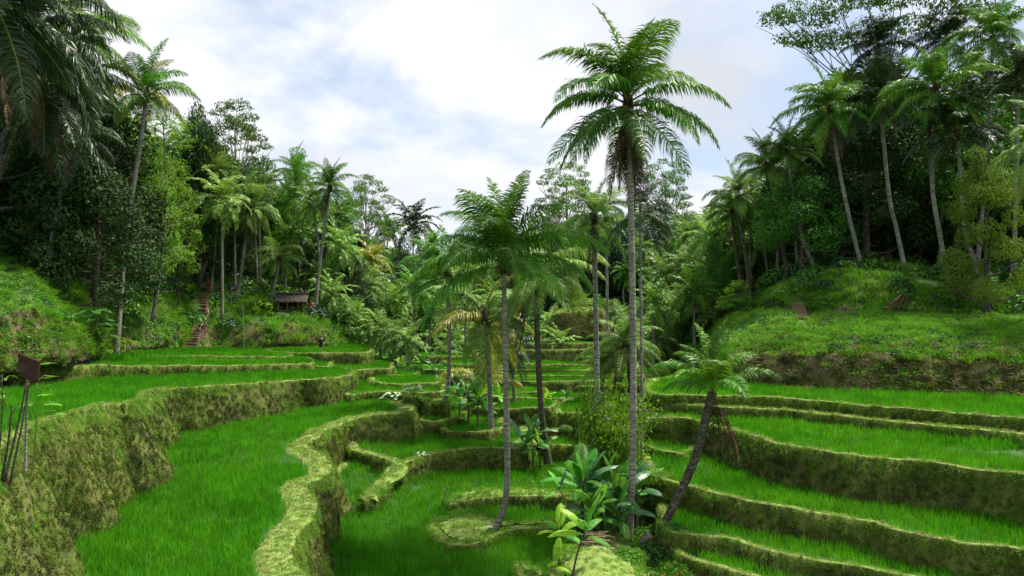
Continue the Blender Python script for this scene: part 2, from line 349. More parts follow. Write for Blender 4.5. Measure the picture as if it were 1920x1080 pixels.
# upper left, row by row from the hill foot to the camera
slab([(520,660,-3.25),(575,662.5,-3.25),(640,662,-3.25),(692,662,-3.25),H(703,76,-3.25),H(700,92,-3.25),H(500,92,-3.25),H(498,74,-3.25),H(508,70,-3.25)], 1.6, butt=0.15)
slab([(190,667,-3.0),(300,668,-3.1),(400,668,-3.2),(500,669,-3.35),(538,670,-3.4),H(552,70,-3.4),H(570,90,-3.4),H(340,92,-3.3),H(230,72,-3.1),H(180,63,-3.0)], 1.2, butt=0.1)
slab([(575,686.5,-3.95),(620,688,-3.98),H(626,63,-3.98),H(620,74,-3.98),H(560,74,-3.9)], 0.8, butt=0.1)
slab([(-120,690,-2.55),(0,686,-2.6),(100,686,-2.85),(200,685,-3.1),(310,686,-3.3),(450,685,-3.5),(560,683,-3.66),(586,682.5,-3.68),H(590,64,-3.68),H(560,74,-3.6),H(300,74,-3.2),H(100,58,-2.8),H(-50,50,-2.55),H(-500,44,-2.5)], 1.7, butt=0.2)
slab([(652,695,-4.35),(690,692.5,-4.35),(735,691,-4.35),H(741,66,-4.35),H(725,72,-4.35),H(720,84,-4.3),H(560,84,-4.2),H(600,66,-4.3)], 1.8, butt=0.25)
slab([(748,704,-4.9),(780,703,-4.9),H(786,68,-4.9),H(770,74,-4.9),H(690,76,-4.9),H(700,64,-4.9)], 1.2, butt=0.1)
# the tall left wall with its buttresses
slab([(663,702,-4.2),(645,706,-4.2),(600,711,-4.15),(550,713,-4.15),(500,717,-4.1),(450,720,-4.1),(380,725,-4.0),(320,729,-3.95),(284,732,-3.85),(268,738,-3.7),(277,746,-3.55),(262,752,-3.45),(238,756,-3.3),(222,757,-3.3),(205,757,-3.25),(176,763,-3.2),(150,771,-3.2),
      Pl(115,779,-3.15,.15),Pl(85,788,-3.1,.2),Pl(62,797,-3.05,.3),Pl(35,815,-3.0,.35),Pl(0,838,-3.0,.4),Pl(-60,880,-3.0,.5),Pl(-200,960,-3.0,.5),
      H(-900,12,-3.0),H(-900,42,-2.9),H(-100,48,-3.4),H(300,66,-3.9),H(560,74,-4.1),H(630,66,-4.2),H(668,60,-4.2)], 4.3, lean=0.09, butt=1.25)
# behind the nose of the big field
slab([(736,721,-5.0),(775,719.5,-5.0),(828,718,-5.0),H(834,62,-5.0),H(800,70,-5.0),H(700,74,-5.0),H(690,60,-5.0)], 0.9, butt=0.05)
slab([(653,743,-5.35),(668,740,-5.33),(687,737,-5.3),(732,733,-5.2),(770,737,-5.2),(800,736,-5.2),(833,735,-5.2),H(840,57,-5.2),H(820,68,-5.2),H(640,68,-5.3),H(640,58,-5.35)], 1.2, butt=0.15)
slab([(757,744,-5.3),(778,745,-5.35),(793,748,-5.5),(800,760,-5.8),(803,764,-6.0),H(808,53,-5.9),H(800,56,-5.5),H(765,56,-5.4)], 1.8, butt=0.4, rice=False, mound=0.25)
slab([(795,753,-5.65),(822,752,-5.65),H(836,55,-5.6),H(830,60,-5.6),H(780,60,-5.5),H(780,54,-5.6)], 1.0, butt=0.2)
slab([(800,759,-5.75),(818,757,-5.75),(834,757,-5.75),(839,761,-5.8),H(842,53,-5.8),H(836,56,-5.7),H(800,56,-5.7)], 1.6, butt=0.3, rice=False, mound=0.2)
# the big curved field on the left
slab([(660,741,-5.7),(700,739,-5.72),(735,742,-5.75),(758,752,-5.8),(771,762,-5.8),(776,767,-5.82),(765,772,-5.85),(747,776,-5.88),(720,777,-5.9),(693,779,-5.95),(668,785,-6.0),(650,793,-6.05),(632,800,-6.1),(612,806,-6.1),(600,818,-6.15),(588,826,-6.2),(574,834,-6.25),(585,846,-6.3),(604,852,-6.35),(622,864,-6.4),(632,878,-6.45),(618,893,-6.5),(585,903,-6.5),(571,912,-6.55),(584,930,-6.6),(592,952,-6.65),(590,972,-6.7),(570,990,-6.7),(556,1008,-6.7),(545,1032,-6.7),(556,1062,-6.7),(580,1090,-6.7),(610,1140,-6.7),
      H(640,14,-6.7),H(400,9,-6.75),H(-900,9,-6.75),H(-300,30,-6.6),H(120,40,-6.4),H(420,56,-6.1),H(600,64,-5.8),H(655,58,-5.7)], 3.6, lean=0.07, butt=1.15, bund=0.9)
# middle fields stepping down to the valley
slab([(800,790,-6.6),(825,790,-6.6),(850,785,-6.6),(872,777,-6.62),(880,771,-6.6),H(886,56,-6.6),H(870,64,-6.5),H(770,64,-6.4),H(770,50,-6.5)], 1.0, lean=.3, butt=0.1)
slab([(826,805,-7.05),(845,811,-7.05),(865,810,-7.05),(905,809,-7.0),(930,806,-7.0),H(945,50,-7.0),H(940,60,-6.9),H(830,60,-6.9),H(812,51,-6.95)], 0.8, lean=.3, butt=0.1)
slab([(976,842,-7.55),(947,839,-7.5),(900,840,-7.5),(858,845,-7.5),(820,851,-7.5),(790,856,-7.5),(764,863,-7.55),(748,874,-7.7),(742,888,-7.9),(728,905,-8.05),(708,923,-8.15),(690,940,-8.25),(678,940,-8.25),(684,925,-8.15),(705,906,-8.0),(728,890,-7.85),(740,876,-7.65),(735,862,-7.55),(705,855,-7.5),
      H(640,44,-7.3),H(640,60,-7.0),H(1000,62,-7.2),H(990,49,-7.5)], 2.2, lean=0.12, butt=0.45, bund=0.5)
# valley floor
slab([(690,852,-7.7),(655,862,-7.95),(600,900,-8.4),(560,960,-8.8),(480,1100,-9.1),H(560,12,-9.2),H(1400,12,-9.3),(1330,1060,-9.1),(1270,960,-9.0),(1180,870,-8.8),(1100,848,-8.7),(1000,846,-8.7),(900,868,-8.65),(770,880,-8.5)], 1.5, butt=0)
slab([(845,948,-8.5),(856,940,-8.48),(875,937,-8.45),(915,934,-8.45),(960,932,-8.45),(1010,931,-8.45),(1062,934,-8.45),(1085,940,-8.5),H(1090,38,-8.5),H(1000,39,-8.5),H(900,38.8,-8.5),H(858,38,-8.5)], 0.7, lean=.35, butt=0.25, rice=False, mound=0.1, bund=0.2)
slab([(800,988,-8.85),(815,1004,-8.85),(838,1020,-8.85),(872,1024,-8.8),(905,1014,-8.75),(930,1003,-8.75),(985,992,-8.8),(1030,990,-8.8),(1060,984,-8.8),(1040,975,-8.75),(990,980,-8.8),(945,980,-8.8),(915,972,-8.7),(888,962,-8.7),(850,966,-8.8),(815,975,-8.85)], 0.6, lean=.4, butt=0.15, rice=False, mound=0.3, bund=0.3)
slab([(955,1058,-8.95),(975,1054,-8.95),(1000,1060,-8.95),(1015,1075,-8.95),(1000,1090,-8.95),(970,1078,-8.95)], 0.5, lean=.4, rice=False, mound=0.12, butt=.05, bund=0.2)
slab([(1040,1050,-8.6),(1062,1012,-8.6),(1100,998,-8.6),(1150,994,-8.6),(1185,1008,-8.6),(1200,1034,-8.6),(1216,1075,-8.65),(1225,1150,-8.7),(1120,1200,-8.8),(1050,1110,-8.8)], 1.2, lean=.35, rice=False, mound=0.35, butt=0.3)
# right hand terraces
slab([(1212,741,-4.45),(1300,741,-4.45),(1400,744,-4.45),(1450,745,-4.45),(1487,748,-4.45),(1550,753,-4.43),(1611,760,-4.42),(1720,768,-4.4),(1820,776,-4.38),(1920,785,-4.35),(2250,820,-4.3),H(2600,40,-4.2),H(1700,52,-4.3),H(1340,62,-4.4),H(1210,56,-4.45)], 1.3, butt=0.12)
slab([(1240,757,-4.95),(1300,760,-4.95),(1400,766,-4.95),(1478,769,-4.95),(1544,777,-4.95),(1630,785,-4.95),(1722,796,-4.95),(1820,804,-4.93),(1920,814,-4.9),(2250,850,-4.9),H(2500,36,-4.9),H(1700,48,-4.95),H(1240,52,-4.95)], 1.2, butt=0.25, rice=False, bund=0.5)
slab([(1040,775,-6.3),(1052,773,-6.3),(1075,774,-6.2),(1102,777,-6.0),(1150,781,-5.6),(1200,782,-5.4),(1245,782,-5.4),(1285,783,-5.4),(1315,789,-5.42),(1335,799,-5.45),(1362,803,-5.4),(1390,809,-5.35),(1420,819,-5.35),(1447,830,-5.38),(1485,838,-5.4),(1522,843,-5.4),(1611,855,-5.4),(1722,867,-5.38),(1820,878,-5.35),(1920,889,-5.33),(2250,935,-5.3),H(2600,30,-5.2),H(1900,44,-5.3),H(1300,54,-5.4),H(1200,56,-5.5),H(1080,62,-6.2),H(1040,56,-6.3)], 2.6, lean=.12, butt=0.5)
slab([(1196,836,-6.6),(1215,838,-6.6),(1231,842,-6.6),(1260,849,-6.62),(1285,853,-6.65),H(1310,41,-6.7),H(1330,46,-6.6),H(1180,46,-6.6)], 0.9, lean=.2, butt=0.2)
slab([(1000,802,-7.3),(1025,805,-7.3),(1052,807,-7.3),H(1062,53,-7.3),H(1062,62,-7.3),H(985,62,-7.2),H(990,53,-7.3)], 0.9, butt=0.1)
slab([(1025,834,-7.85),(1039,835,-7.85),(1065,836,-7.8),(1095,838,-7.75),(1150,845,-7.6),H(1190,43,-7.5),H(1190,52,-7.5),H(1030,58,-7.8),H(1015,50,-7.85)], 1.3, lean=.25, butt=0.3)
slab([(1222,893,-7.0),(1240,898,-7.0),(1270,905,-7.0),(1300,913,-7.0),(1333,922,-7.0),(1367,932,-7.0),(1422,944,-7.0),(1478,953,-7.0),(1540,961,-7.0),(1589,968,-7.0),(1645,982,-7.0),(1700,998,-7.0),(1811,1019,-7.0),(1920,1032,-7.0),(2250,1080,-7.0),H(2500,22,-6.9),H(1900,33,-6.9),H(1400,40,-6.9),H(1190,46,-6.8),H(1212,36,-6.95)], 2.2, lean=.2, butt=0.3)
slab([(1238,985,-8.0),(1255,996,-8.0),(1300,1004,-8.0),(1367,1010,-8.0),(1411,1022,-8.0),(1456,1036,-8.0),(1522,1050,-8.0),(1611,1065,-8.0),(1700,1079,-8.0),(1900,1120,-8.0),H(2200,20,-8.0),H(1700,27,-7.9),H(1400,34,-7.9),H(1240,35,-7.95)], 1.5, lean=.3, butt=0.3)
slab([(1268,1042,-8.55),(1300,1050,-8.55),(1344,1060,-8.55),(1400,1076,-8.55),(1500,1103,-8.55),(1700,1150,-8.6),H(1800,20,-8.6),H(1400,30,-8.5),H(1270,31,-8.5)], 1.2, lean=.3, butt=0.3)
# far terraces climbing the head of the valley
def far(y, d, x0, x1, amp=5, back=14, drop=1.3, rice=True, wav=0.0):
    ph = rng.random() * 6; pts = []
    for k in range(9):
        t = k / 8; px = x0 + (x1 - x0) * t; yy = y + math.sin(px * 0.017 + ph) * amp * 0.45 + math.sin(px * 0.041 + ph * 2) * amp * 0.2
        dd = d * (1 + 0.04 * math.sin(px * 0.012 + ph)); pts.append(Dp(px, yy, dd, 0.25))
    z = lambda q: q[2] - CZ
    zr = z(pts[-1]); zl = z(pts[0])
    back *= .75; pts += [H(x1 + 10, d + 2.5, zr), H(x1 + 6, d + back, zr - .45), H(x0 - 6, d + back, zl - .45), H(x0 - 10, d + 2.5, zl)]
    slab(pts, drop, butt=0.15, bund=0.2, rice=rice)
far(765, 53.5, 860, 1035, 3, 10); far(746, 59, 930, 1100, 3, 12); far(735, 63, 850, 1010, 3, 12)
far(724, 68, 880, 1210, 3, 12); far(715, 71.5, 905, 1190, 2, 12); far(704, 76, 860, 1230, 2, 14)
far(693, 80, 740, 1100, 2, 14); far(683, 85, 840, 1260, 2, 14); far(668, 91, 790, 1260, 3, 16); far(656, 96, 860, 1300, 2, 14, rice=False)
far(644, 102, 800, 1300, 2, 16); far(630, 109, 790, 1340, 2, 18); far(621, 115, 780, 1010, 2, 16); far(612, 121, 700, 900, 2, 18); far(604, 127, 700, 880, 2, 18)
far(606, 118, 1290, 1420, 2, 18); far(616, 112, 1290, 1400, 2, 18)
slab([Dp(1034,592,106,.1),Dp(1048,587,105,.1),Dp(1075,584,105,.1),Dp(1112,582,106,.1),Dp(1130,584,108,.1),Dp(1135,580,125,.1),Dp(1050,580,125,.1)], 3.6, lean=.1, butt=0.6, rice=False, mound=0.5, straw=True)
slab([Dp(1068,572,116,.1),Dp(1090,568,115,.1),Dp(1130,566,116,.1),Dp(1150,564,130,.1),Dp(1075,564,130,.1)], 2.2, lean=.2, butt=0.4, rice=False, mound=0.3, straw=True)

# ---------------------------------------------------------------- hills
def loft(name, curves, m, cols=120, rows_per=10, amp=0.6, ampf=0.25, seed=1, face=None):
    C_ = []
    for c in curves:
        c = np.array([D(*q) for q in c]); s = np.r_[0, np.cumsum(np.linalg.norm(np.diff(c, axis=0), axis=1))]; s /= s[-1]
        C_.append(c)
    # columns follow the pixel column so neighbouring curves stay aligned
    S = []
    for c, raw in zip(C_, curves):
        x = np.array([q[0] for q in raw], float); u = np.linspace(0, 1, cols)
        xs = x[0] + (x[-1] - x[0]) * u
        S.append(np.c_[np.interp(xs, x, c[:, 0]), np.interp(xs, x, c[:, 1]), np.interp(xs, x, c[:, 2])])
    rows = []
    for k in range(len(S) - 1):
        p0 = S[max(0, k - 1)]; p1 = S[k]; p2 = S[k + 1]; p3 = S[min(len(S) - 1, k + 2)]
        for i in range(rows_per):
            t = i / rows_per; lin = p1 + (p2 - p1) * t
            cat = 0.5 * ((2 * p1) + (-p0 + p2) * t + (2 * p0 - 5 * p1 + 4 * p2 - p3) * t * t + (-p0 + 3 * p1 - 3 * p2 + p3) * t ** 3)
            rows.append(lin * 0.6 + cat * 0.4)
    rows.append(S[-1]); V = np.concatenate(rows); n = cols; K = len(rows)
    dd = np.hypot(V[:, 0], V[:, 1]); a = amp * np.clip(dd / 50, 0.6, 2.5)
    q = V / np.clip(dd / 50, 1, 3)[:, None]
    V = V + np.c_[fbm(q * ampf, 4, seed), fbm(q * ampf, 4, seed + 9), fbm(q * ampf, 4, seed + 19)] * a[:, None]
    i = np.arange(n - 1); Q = np.concatenate([np.c_[r_ * n + i, r_ * n + i + 1, (r_ + 1) * n + i + 1, (r_ + 1) * n + i] for r_ in range(K - 1)])
    mi = np.zeros(len(Q), int)
    if face: mi[face[0] * rows_per * (n - 1): int(face[1] * rows_per) * (n - 1)] = 1
    me = mesh(name, V, [Q], [m, M['clay']], True, mi); o = obj(name, me, kind='structure')
    return dict(V=V, Q=Q, n=n, K=K, rp=rows_per, o=o)
HILLS = {}
HILLS['left'] = loft('left_hillside', [
    [(-700,760,26),(0,690,38),(100,690,43),(160,680,48),(200,676,62),(300,672,68),(350,668,74),(430,664,77),(520,662,78),(605,664,80),(680,662,96)],
    [(-700,720,26),(0,672,38),(100,672,42.5),(160,664,47),(200,660,61),(300,656,67),(350,655,74),(430,651,76),(520,651,77),(605,652,79),(680,655,95)],
    [(-700,600,29),(0,600,40),(60,575,42),(120,600,46),(170,625,51),(200,610,62),(260,625,66),(310,628,69),(350,622,76),(400,612,79),(460,610,78.5),(540,612,79),(600,618,81),(680,640,98)],
    [(-700,480,34),(0,525,44),(60,520,46),(120,560,50),(170,575,55),(215,560,62),(270,600,66),(310,590,72),(360,578,80),(400,575,82),(460,590,83),(540,594,83),(600,600,84),(680,628,102)],
    [(-700,420,40),(0,480,50),(60,495,53),(120,515,56),(200,545,62),(260,575,68),(310,560,76),(370,545,86),(400,540,88),(460,568,88),(540,574,88),(600,585,88),(680,610,108)],
    [(-700,330,60),(0,400,66),(200,470,82),(300,490,96),(400,510,108),(600,550,112),(680,580,130)],
    [(-700,150,95),(0,260,110),(200,340,130),(400,400,160),(600,460,180),(700,500,200)]], M['slope'], 170, 12, 1.1, 0.3, 3, face=(0, 2))
HILLS['right'] = loft('right_hillside', [
    [(1240,700,100),(1300,700,88),(1345,712,70),(1372,732,51),(1500,737,48),(1700,750,44.5),(1920,763,41),(2600,860,30)],
    [(1240,690,100),(1300,690,88),(1345,700,70),(1370,722,51.2),(1500,727,48.5),(1700,740,45),(1920,753,41.5),(2600,850,31)],
    [(1240,672,102),(1300,668,90),(1345,658,74),(1368,662,52.4),(1500,665,49.4),(1700,673,46),(1920,686,42.4),(2600,750,32)],
    [(1255,655,104),(1310,645,92),(1352,632,76),(1385,628,54.5),(1500,630,51.5),(1700,636,48.5),(1920,642,44.5),(2600,675,34)],
    [(1270,640,106),(1330,622,94),(1370,606,78),(1430,590,58.5),(1560,599,56),(1700,600,53.5),(1920,606,49.5),(2600,610,38)],
    [(1280,630,108),(1350,605,96),(1390,596,82),(1440,582,63),(1560,596,60.5),(1700,597,58),(1920,597,54),(2600,590,43)],
    [(1290,615,112),(1370,580,98),(1420,560,86),(1470,535,68),(1560,513,65),(1640,514,63.5),(1780,543,61),(1860,538,60),(1920,520,58.5),(2600,480,48)],
    [(1310,575,125),(1400,530,108),(1500,490,95),(1700,490,88),(1920,480,82),(2600,400,66)],
    [(1330,500,190),(1400,450,150),(1600,400,130),(1920,340,120),(2600,200,100)]], M['slope'], 150, 10, 0.45, 0.35, 11, face=(0, 2.2))
HILLS['far'] = loft('far_hillside', [
    [(500,665,84),(620,665,98),(700,662,112),(830,640,128),(1000,625,135),(1250,625,128),(1420,620,122)],
    [(500,635,95),(620,630,112),(700,615,130),(830,603,140),(1000,598,146),(1250,598,140),(1420,592,132)],
    [(500,560,150),(700,562,170),(850,575,175),(1000,570,180),(1250,560,175),(1450,535,160)],
    [(450,480,220),(700,500,230),(800,520,240),(1000,505,240),(1250,490,230),(1500,440,220)],
    [(400,430,330),(700,470,330),(820,510,340),(1000,455,340),(1300,430,330),(1550,370,320)]], M['slope'], 140, 12, 2.0, 0.3, 23)
# one sheet of ground under everything, out to the horizon
gx = np.r_[np.linspace(-1500, -200, 10), np.linspace(-180, 180, 70), np.linspace(200, 1500, 10)]; gy = np.r_[np.linspace(-600, -30, 8), np.linspace(-20, 300, 60), np.linspace(330, 3000, 12)]
X, Y = np.meshgrid(gx, gy); Z = np.full(X.shape, CZ - 9.75) + fbm(np.c_[X.ravel() * .1, Y.ravel() * .1, 0 * X.ravel()], 3, 2).reshape(X.shape) * 0.25
Z = np.where(Y > 75, Z + np.clip(Y - 75, 0, 40) * 0.06, Z)
n_ = len(gx); i = np.arange(n_ - 1); Q = np.concatenate([np.c_[r_ * n_ + i, r_ * n_ + i + 1, (r_ + 1) * n_ + i + 1, (r_ + 1) * n_ + i] for r_ in range(len(gy) - 1)])
GV = np.c_[X.ravel(), Y.ravel(), Z.ravel()]
obj('ground', mesh('ground', GV, [Q], M['slope'], True), kind='structure')
GQ = Q
# ray query over all the land
def bvh(parts):
    V = []; Fc = []; o = 0
    for v, q in parts: V.append(v); Fc.append(q + o); o += len(v)
    return BVHTree.FromPolygons([tuple(v) for v in np.concatenate(V)], [tuple(int(a) for a in f) for f in np.concatenate(Fc)])
HB = bvh([(h['V'], h['Q']) for h in HILLS.values()]); ALLB = bvh([(h['V'], h['Q']) for h in HILLS.values()] + [(GV, GQ)])
def slab_z(x, y):
    best = None; p = np.array([[x, y]])
    for s in SLABS:
        if inside(s['ring'][::2], p)[0]:
            z = idw(s['ring'], p)[0] - (0.16 if not s['mound'] else -s['mound'] * 0.5)
            best = z if best is None else max(best, z)
    return best
def zat(x, y):
    h = ALLB.ray_cast(Vector((x, y, 300)), Vector((0, 0, -1))); z = h[0].z if h[0] else CZ - 9.7
    s = slab_z(x, y); return max(z, s) if s is not None else z
def ground_pt(px, d): x = (px - CX) / F * d; return Vector((x, d, zat(x, d)))
def pix(p): return CX + F * p[0] / p[1], HY - F * (p[2] - CZ) / p[1]

# ---------------------------------------------------------------- scatter (grass, rice, moss, undergrowth: stuff)
def blades(n, rad, h, wdt, lean, seed, seg=1, hang=0.0, out=0.0):
    r = np.random.default_rng(seed); V = []; Q = []; T = []; c = 0
    for i in range(n):
        x, y = r.uniform(-rad, rad, 2); a = r.uniform(0, 6.28); hh = h * r.uniform(0.6, 1.1); l = r.uniform(0.1, 1) * lean; b = r.uniform(0, 6.28)
        wx, wy = math.cos(a) * wdt / 2, math.sin(a) * wdt / 2
        ox, oy = (x * out, y * out)
        bx, by = math.cos(b) * l + ox, math.sin(b) * l + oy
        p0 = (x, y, -0.02); p1 = (x + bx * 0.35, y + by * 0.35, hh * 0.6); p2 = (x + bx, y + by, hh * (1 - hang * min(1, l / max(h, 1e-3))))
        V += [(p0[0] - wx, p0[1] - wy, p0[2]), (p0[0] + wx, p0[1] + wy, p0[2]), (p1[0] + wx * .8, p1[1] + wy * .8, p1[2]), (p1[0] - wx * .8, p1[1] - wy * .8, p1[2]), p2]
        Q.append((c, c + 1, c + 2, c + 3)); T.append((c + 3, c + 2, c + 4)); c += 5
    return np.array(V), np.array(Q), np.array(T)
def leafball(n, rad, leaf, seed, flat=0.8, up=0.0, dome=True, aspect=0.55):
    r = np.random.default_rng(seed); d = r.normal(size=(n, 3)); d /= np.linalg.norm(d, axis=1)[:, None]
    if dome: d[:, 2] = np.abs(d[:, 2]) * 1.0 - 0.12
    p = d * (rad * r.uniform(0.45, 1.0, n) ** 0.6)[:, None]; p[:, 2] *= flat
    return leaves(p, d * 0.8 + r.normal(size=(n, 3)) * 0.55 + np.array([0, 0, up]), leaf, r, aspect)
def leaves(p, nrm, leaf, r, aspect=0.55, hangdir=0.35):
    n = len(p); nrm = nrm / (np.linalg.norm(nrm, axis=1)[:, None] + 1e-9)
    t = r.normal(size=(n, 3)); t[:, 2] -= hangdir; t -= (t * nrm).sum(1)[:, None] * nrm; t /= np.linalg.norm(t, axis=1)[:, None] + 1e-9
    b = np.cross(nrm, t); L = (leaf * r.uniform(0.6, 1.25, n))[:, None]
    V = np.stack([p - t * L * .5, p + b * L * aspect * .5 + nrm * L * .06, p + t * L * .5 - nrm * L * .12, p - b * L * aspect * .5 + nrm * L * .06], 1).reshape(-1, 3)
    q = np.arange(n)[:, None] * 4; return V, np.concatenate([np.c_[q, q + 1, q + 2, q + 3]]), np.zeros((0, 3), int)
def src(name, geo, m): return bpy.data.objects.new(name, mesh(name, geo[0], [geo[1], geo[2]], m))
def scatter(name, pts, rot, scl, idx, sources, label=None):
    coll = bpy.data.collections.new(name + '_source')
    for i, s in enumerate(sources): s.name = '%s_%02d' % (name, i); coll.objects.link(s)
    me = bpy.data.meshes.new(name); me.vertices.add(len(pts)); me.vertices.foreach_set('co', np.asarray(pts, np.float32).ravel())
    a = me.attributes.new('rot', 'FLOAT_VECTOR', 'POINT'); a.data.foreach_set('vector', np.asarray(rot, np.float32).ravel())
    a = me.attributes.new('scl', 'FLOAT', 'POINT'); a.data.foreach_set('value', np.asarray(scl, np.float32).ravel())
    a = me.attributes.new('idx', 'INT', 'POINT'); a.data.foreach_set('value', np.asarray(idx, np.int32).ravel())
    o = obj(name, me, kind='stuff')
    if label: o['label'] = label
    g = bpy.data.node_groups.new(name, 'GeometryNodeTree'); g.interface.new_socket('Geometry', in_out='INPUT', socket_type='NodeSocketGeometry'); g.interface.new_socket('Geometry', in_out='OUTPUT', socket_type='NodeSocketGeometry')
    n = g.nodes; l = g.links; gi = n.new('NodeGroupInput'); go = n.new('NodeGroupOutput'); ip = n.new('GeometryNodeInstanceOnPoints')
    ci = n.new('GeometryNodeCollectionInfo'); ci.inputs['Collection'].default_value = coll; ci.inputs['Separate Children'].default_value = True; ci.inputs['Reset Children'].default_value = True
    def att(nm, ty):
        q = n.new('GeometryNodeInputNamedAttribute'); q.data_type = ty; q.inputs['Name'].default_value = nm; return q.outputs['Attribute']
    ip.inputs['Pick Instance'].default_value = True
    l.new(gi.outputs[0], ip.inputs['Points']); l.new(ci.outputs[0], ip.inputs['Instance']); l.new(att('idx', 'INT'), ip.inputs['Instance Index'])
    l.new(att('rot', 'FLOAT_VECTOR'), ip.inputs['Rotation']); l.new(att('scl', 'FLOAT'), ip.inputs['Scale']); l.new(ip.outputs[0], go.inputs[0])
    md = o.modifiers.new('scatter', 'NODES'); md.node_group = g
    return o
def visible(p, mx=280, my=120, dmin=3):
    d = p[:, 1]; px = CX + F * p[:, 0] / np.maximum(d, 0.1); py = HY - F * (p[:, 2] - CZ) / np.maximum(d, 0.1)
    return (d > dmin) & (px > -mx) & (px < 1920 + mx) & (py < 1080 + my) & (py > -my)
def euler_from_normals(nn, r, tiltmax=1.0):
    # z axis along the normal, random spin
    th = np.arccos(np.clip(nn[:, 2], -1, 1)) * tiltmax; ph = np.arctan2(nn[:, 1], nn[:, 0])
    return np.c_[np.zeros(len(nn)), th, ph]

# rice: dense clumps over every flooded field
RP = []
for s in SLABS:
    if not s['rice']: continue
    inn = s['inner']; lo = inn[:, :2].min(0); hi = inn[:, :2].max(0); lo[1] = max(lo[1], 8)
    for dmin, dmax, st, lod in ((0, 36, 0.27, 0), (36, 60, 0.42, 1), (60, 400, 0.8, 2)):
        y0, y1 = max(lo[1], dmin * 0.9), min(hi[1], dmax * 1.1)
        if y1 <= y0: continue
        gx_, gy_ = np.meshgrid(np.arange(lo[0], hi[0], st), np.arange(y0, y1, st)); g = np.c_[gx_.ravel(), gy_.ravel()]; g = g + rng.uniform(-.35, .35, g.shape) * st
        r_ = np.hypot(g[:, 0], g[:, 1]); g = g[(r_ >= dmin) & (r_ < dmax) & (np.abs(g[:, 0]) < g[:, 1] * 0.80 + 3)]
        if not len(g): continue
        g = g[inside(inn, g)]
        if not len(g): continue
        z = idw(s['ring'], g) - 0.17; ok = np.ones(len(g), bool)
        for t in SLABS:
            if t is s or t['z'] < s['z'] - 0.6: continue
            b = t['ring']
            if b[:, 0].max() < g[:, 0].min() or b[:, 0].min() > g[:, 0].max() or b[:, 1].max() < g[:, 1].min() or b[:, 1].min() > g[:, 1].max(): continue
            ii = inside(b[::2], g)
            if ii.any():
                k = np.where(ii)[0]; ok[k[idw(b, g[k]) - .17 > z[k] + 0.03]] = False
        g = g[ok]; z = z[ok]
        if len(g): RP.append(np.c_[g, z, np.full(len(g), lod)])
RP = np.concatenate(RP); RP = RP[visible(RP)]
ok = np.array([HB.ray_cast(Vector((p[0], p[1], p[2] + .25)), Vector((0, 0, 1)))[0] is None for p in RP]); RP = RP[ok]
print('rice', len(RP))
srcs = [src('rice', blades(26, 0.19, 0.46, 0.018, 0.14, k), M['rice']) for k in range(3)] + [src('rice', blades(34, 0.28, 0.44, 0.024, 0.14, 10 + k), M['rice']) for k in range(3)] + [src('rice', blades(60, 0.52, 0.48, 0.05, 0.14, 20 + k), M['rice']) for k in range(3)]
RP = RP[rng.random(len(RP)) > 0.05]; n = len(RP); RP[:, 2] -= 0.02
sc_ = (0.97 + 0.34 * fbm(np.c_[RP[:, :2] * 0.5, np.zeros(n)], 3, 77)) * rng.uniform(0.85, 1.12, n)
scatter('rice', RP[:, :3], np.c_[rng.normal(0, .05, n), rng.normal(0, .05, n), rng.uniform(0, 6.28, n)], sc_, RP[:, 3].astype(int) * 3 + rng.integers(0, 3, n), srcs, 'bright green young rice filling the terraced fields')
def tri_sample(h, dens, maxd, rows=None):
    V = h['V']; Q = h['Q']
    if rows: Q = Q[rows[0] * h['rp'] * (h['n'] - 1): rows[1] * h['rp'] * (h['n'] - 1)]
    T = np.concatenate([Q[:, [0, 1, 2]], Q[:, [0, 2, 3]]]); a = V[T[:, 0]]; b = V[T[:, 1]]; c = V[T[:, 2]]
    cr = np.cross(b - a, c - a); ar = np.linalg.norm(cr, axis=1) * .5; nn = cr / (2 * ar[:, None] + 1e-9); nn[nn[:, 2] < 0] *= -1
    dd = np.hypot(a[:, 0], a[:, 1]); cnt = rng.poisson(ar * dens * np.clip(50 / dd, 0.05, 1.2) ** 1.5 * (dd < maxd)); ix = np.repeat(np.arange(len(T)), cnt)
    u = rng.random((len(ix), 1)); v = rng.random((len(ix), 1)); fl = (u + v) > 1; u = np.where(fl, 1 - u, u); v = np.where(fl, 1 - v, v)
    return np.c_[a[ix] + u * (b[ix] - a[ix]) + v * (c[ix] - a[ix]), nn[ix]]
# moss and creepers on the faces
def under_slab(p, ids, margin=0.1):
    bad = np.zeros(len(p), bool)
    for t in SLABS:
        b = t['ring']; ii = inside(b[::2], p) & (ids != t['id'])
        if ii.any():
            k = np.where(ii)[0]; bad[k[idw(b, p[k]) > p[k, 2] + margin]] = True
    return bad
WP = np.concatenate(WALLP); WP = WP[visible(WP)]; WP = WP[(WP[:, 3] * WP[:, 0] + WP[:, 4] * WP[:, 1]) < 0.3 * np.hypot(WP[:, 0], WP[:, 1])]
WP = WP[~under_slab(WP, WP[:, 7])]
den = vnoise(np.c_[WP[:, 0] * 0.8, WP[:, 1] * 0.8, WP[:, 2] * 1.3], 55); WP = WP[(den > 0.25) | (rng.random(len(WP)) < 0.45)]
print('moss', len(WP))
n = len(WP); sz = np.clip(np.hypot(WP[:, 0], WP[:, 1]) / 30, 0.7, 1.35) * rng.uniform(0.4, 1.0, n)
nn = WP[:, 3:6] + np.array([0, 0, 0.35]); nn /= np.linalg.norm(nn, axis=1)[:, None]
ms = [src('moss', leafball(22, 0.11, 0.075, 40 + k, 0.5), M['moss']) for k in range(3)] + [src('moss', blades(16, 0.07, 0.13, 0.014, 0.12, 50 + k, hang=.6, out=1.2), M['moss']) for k in range(3)]
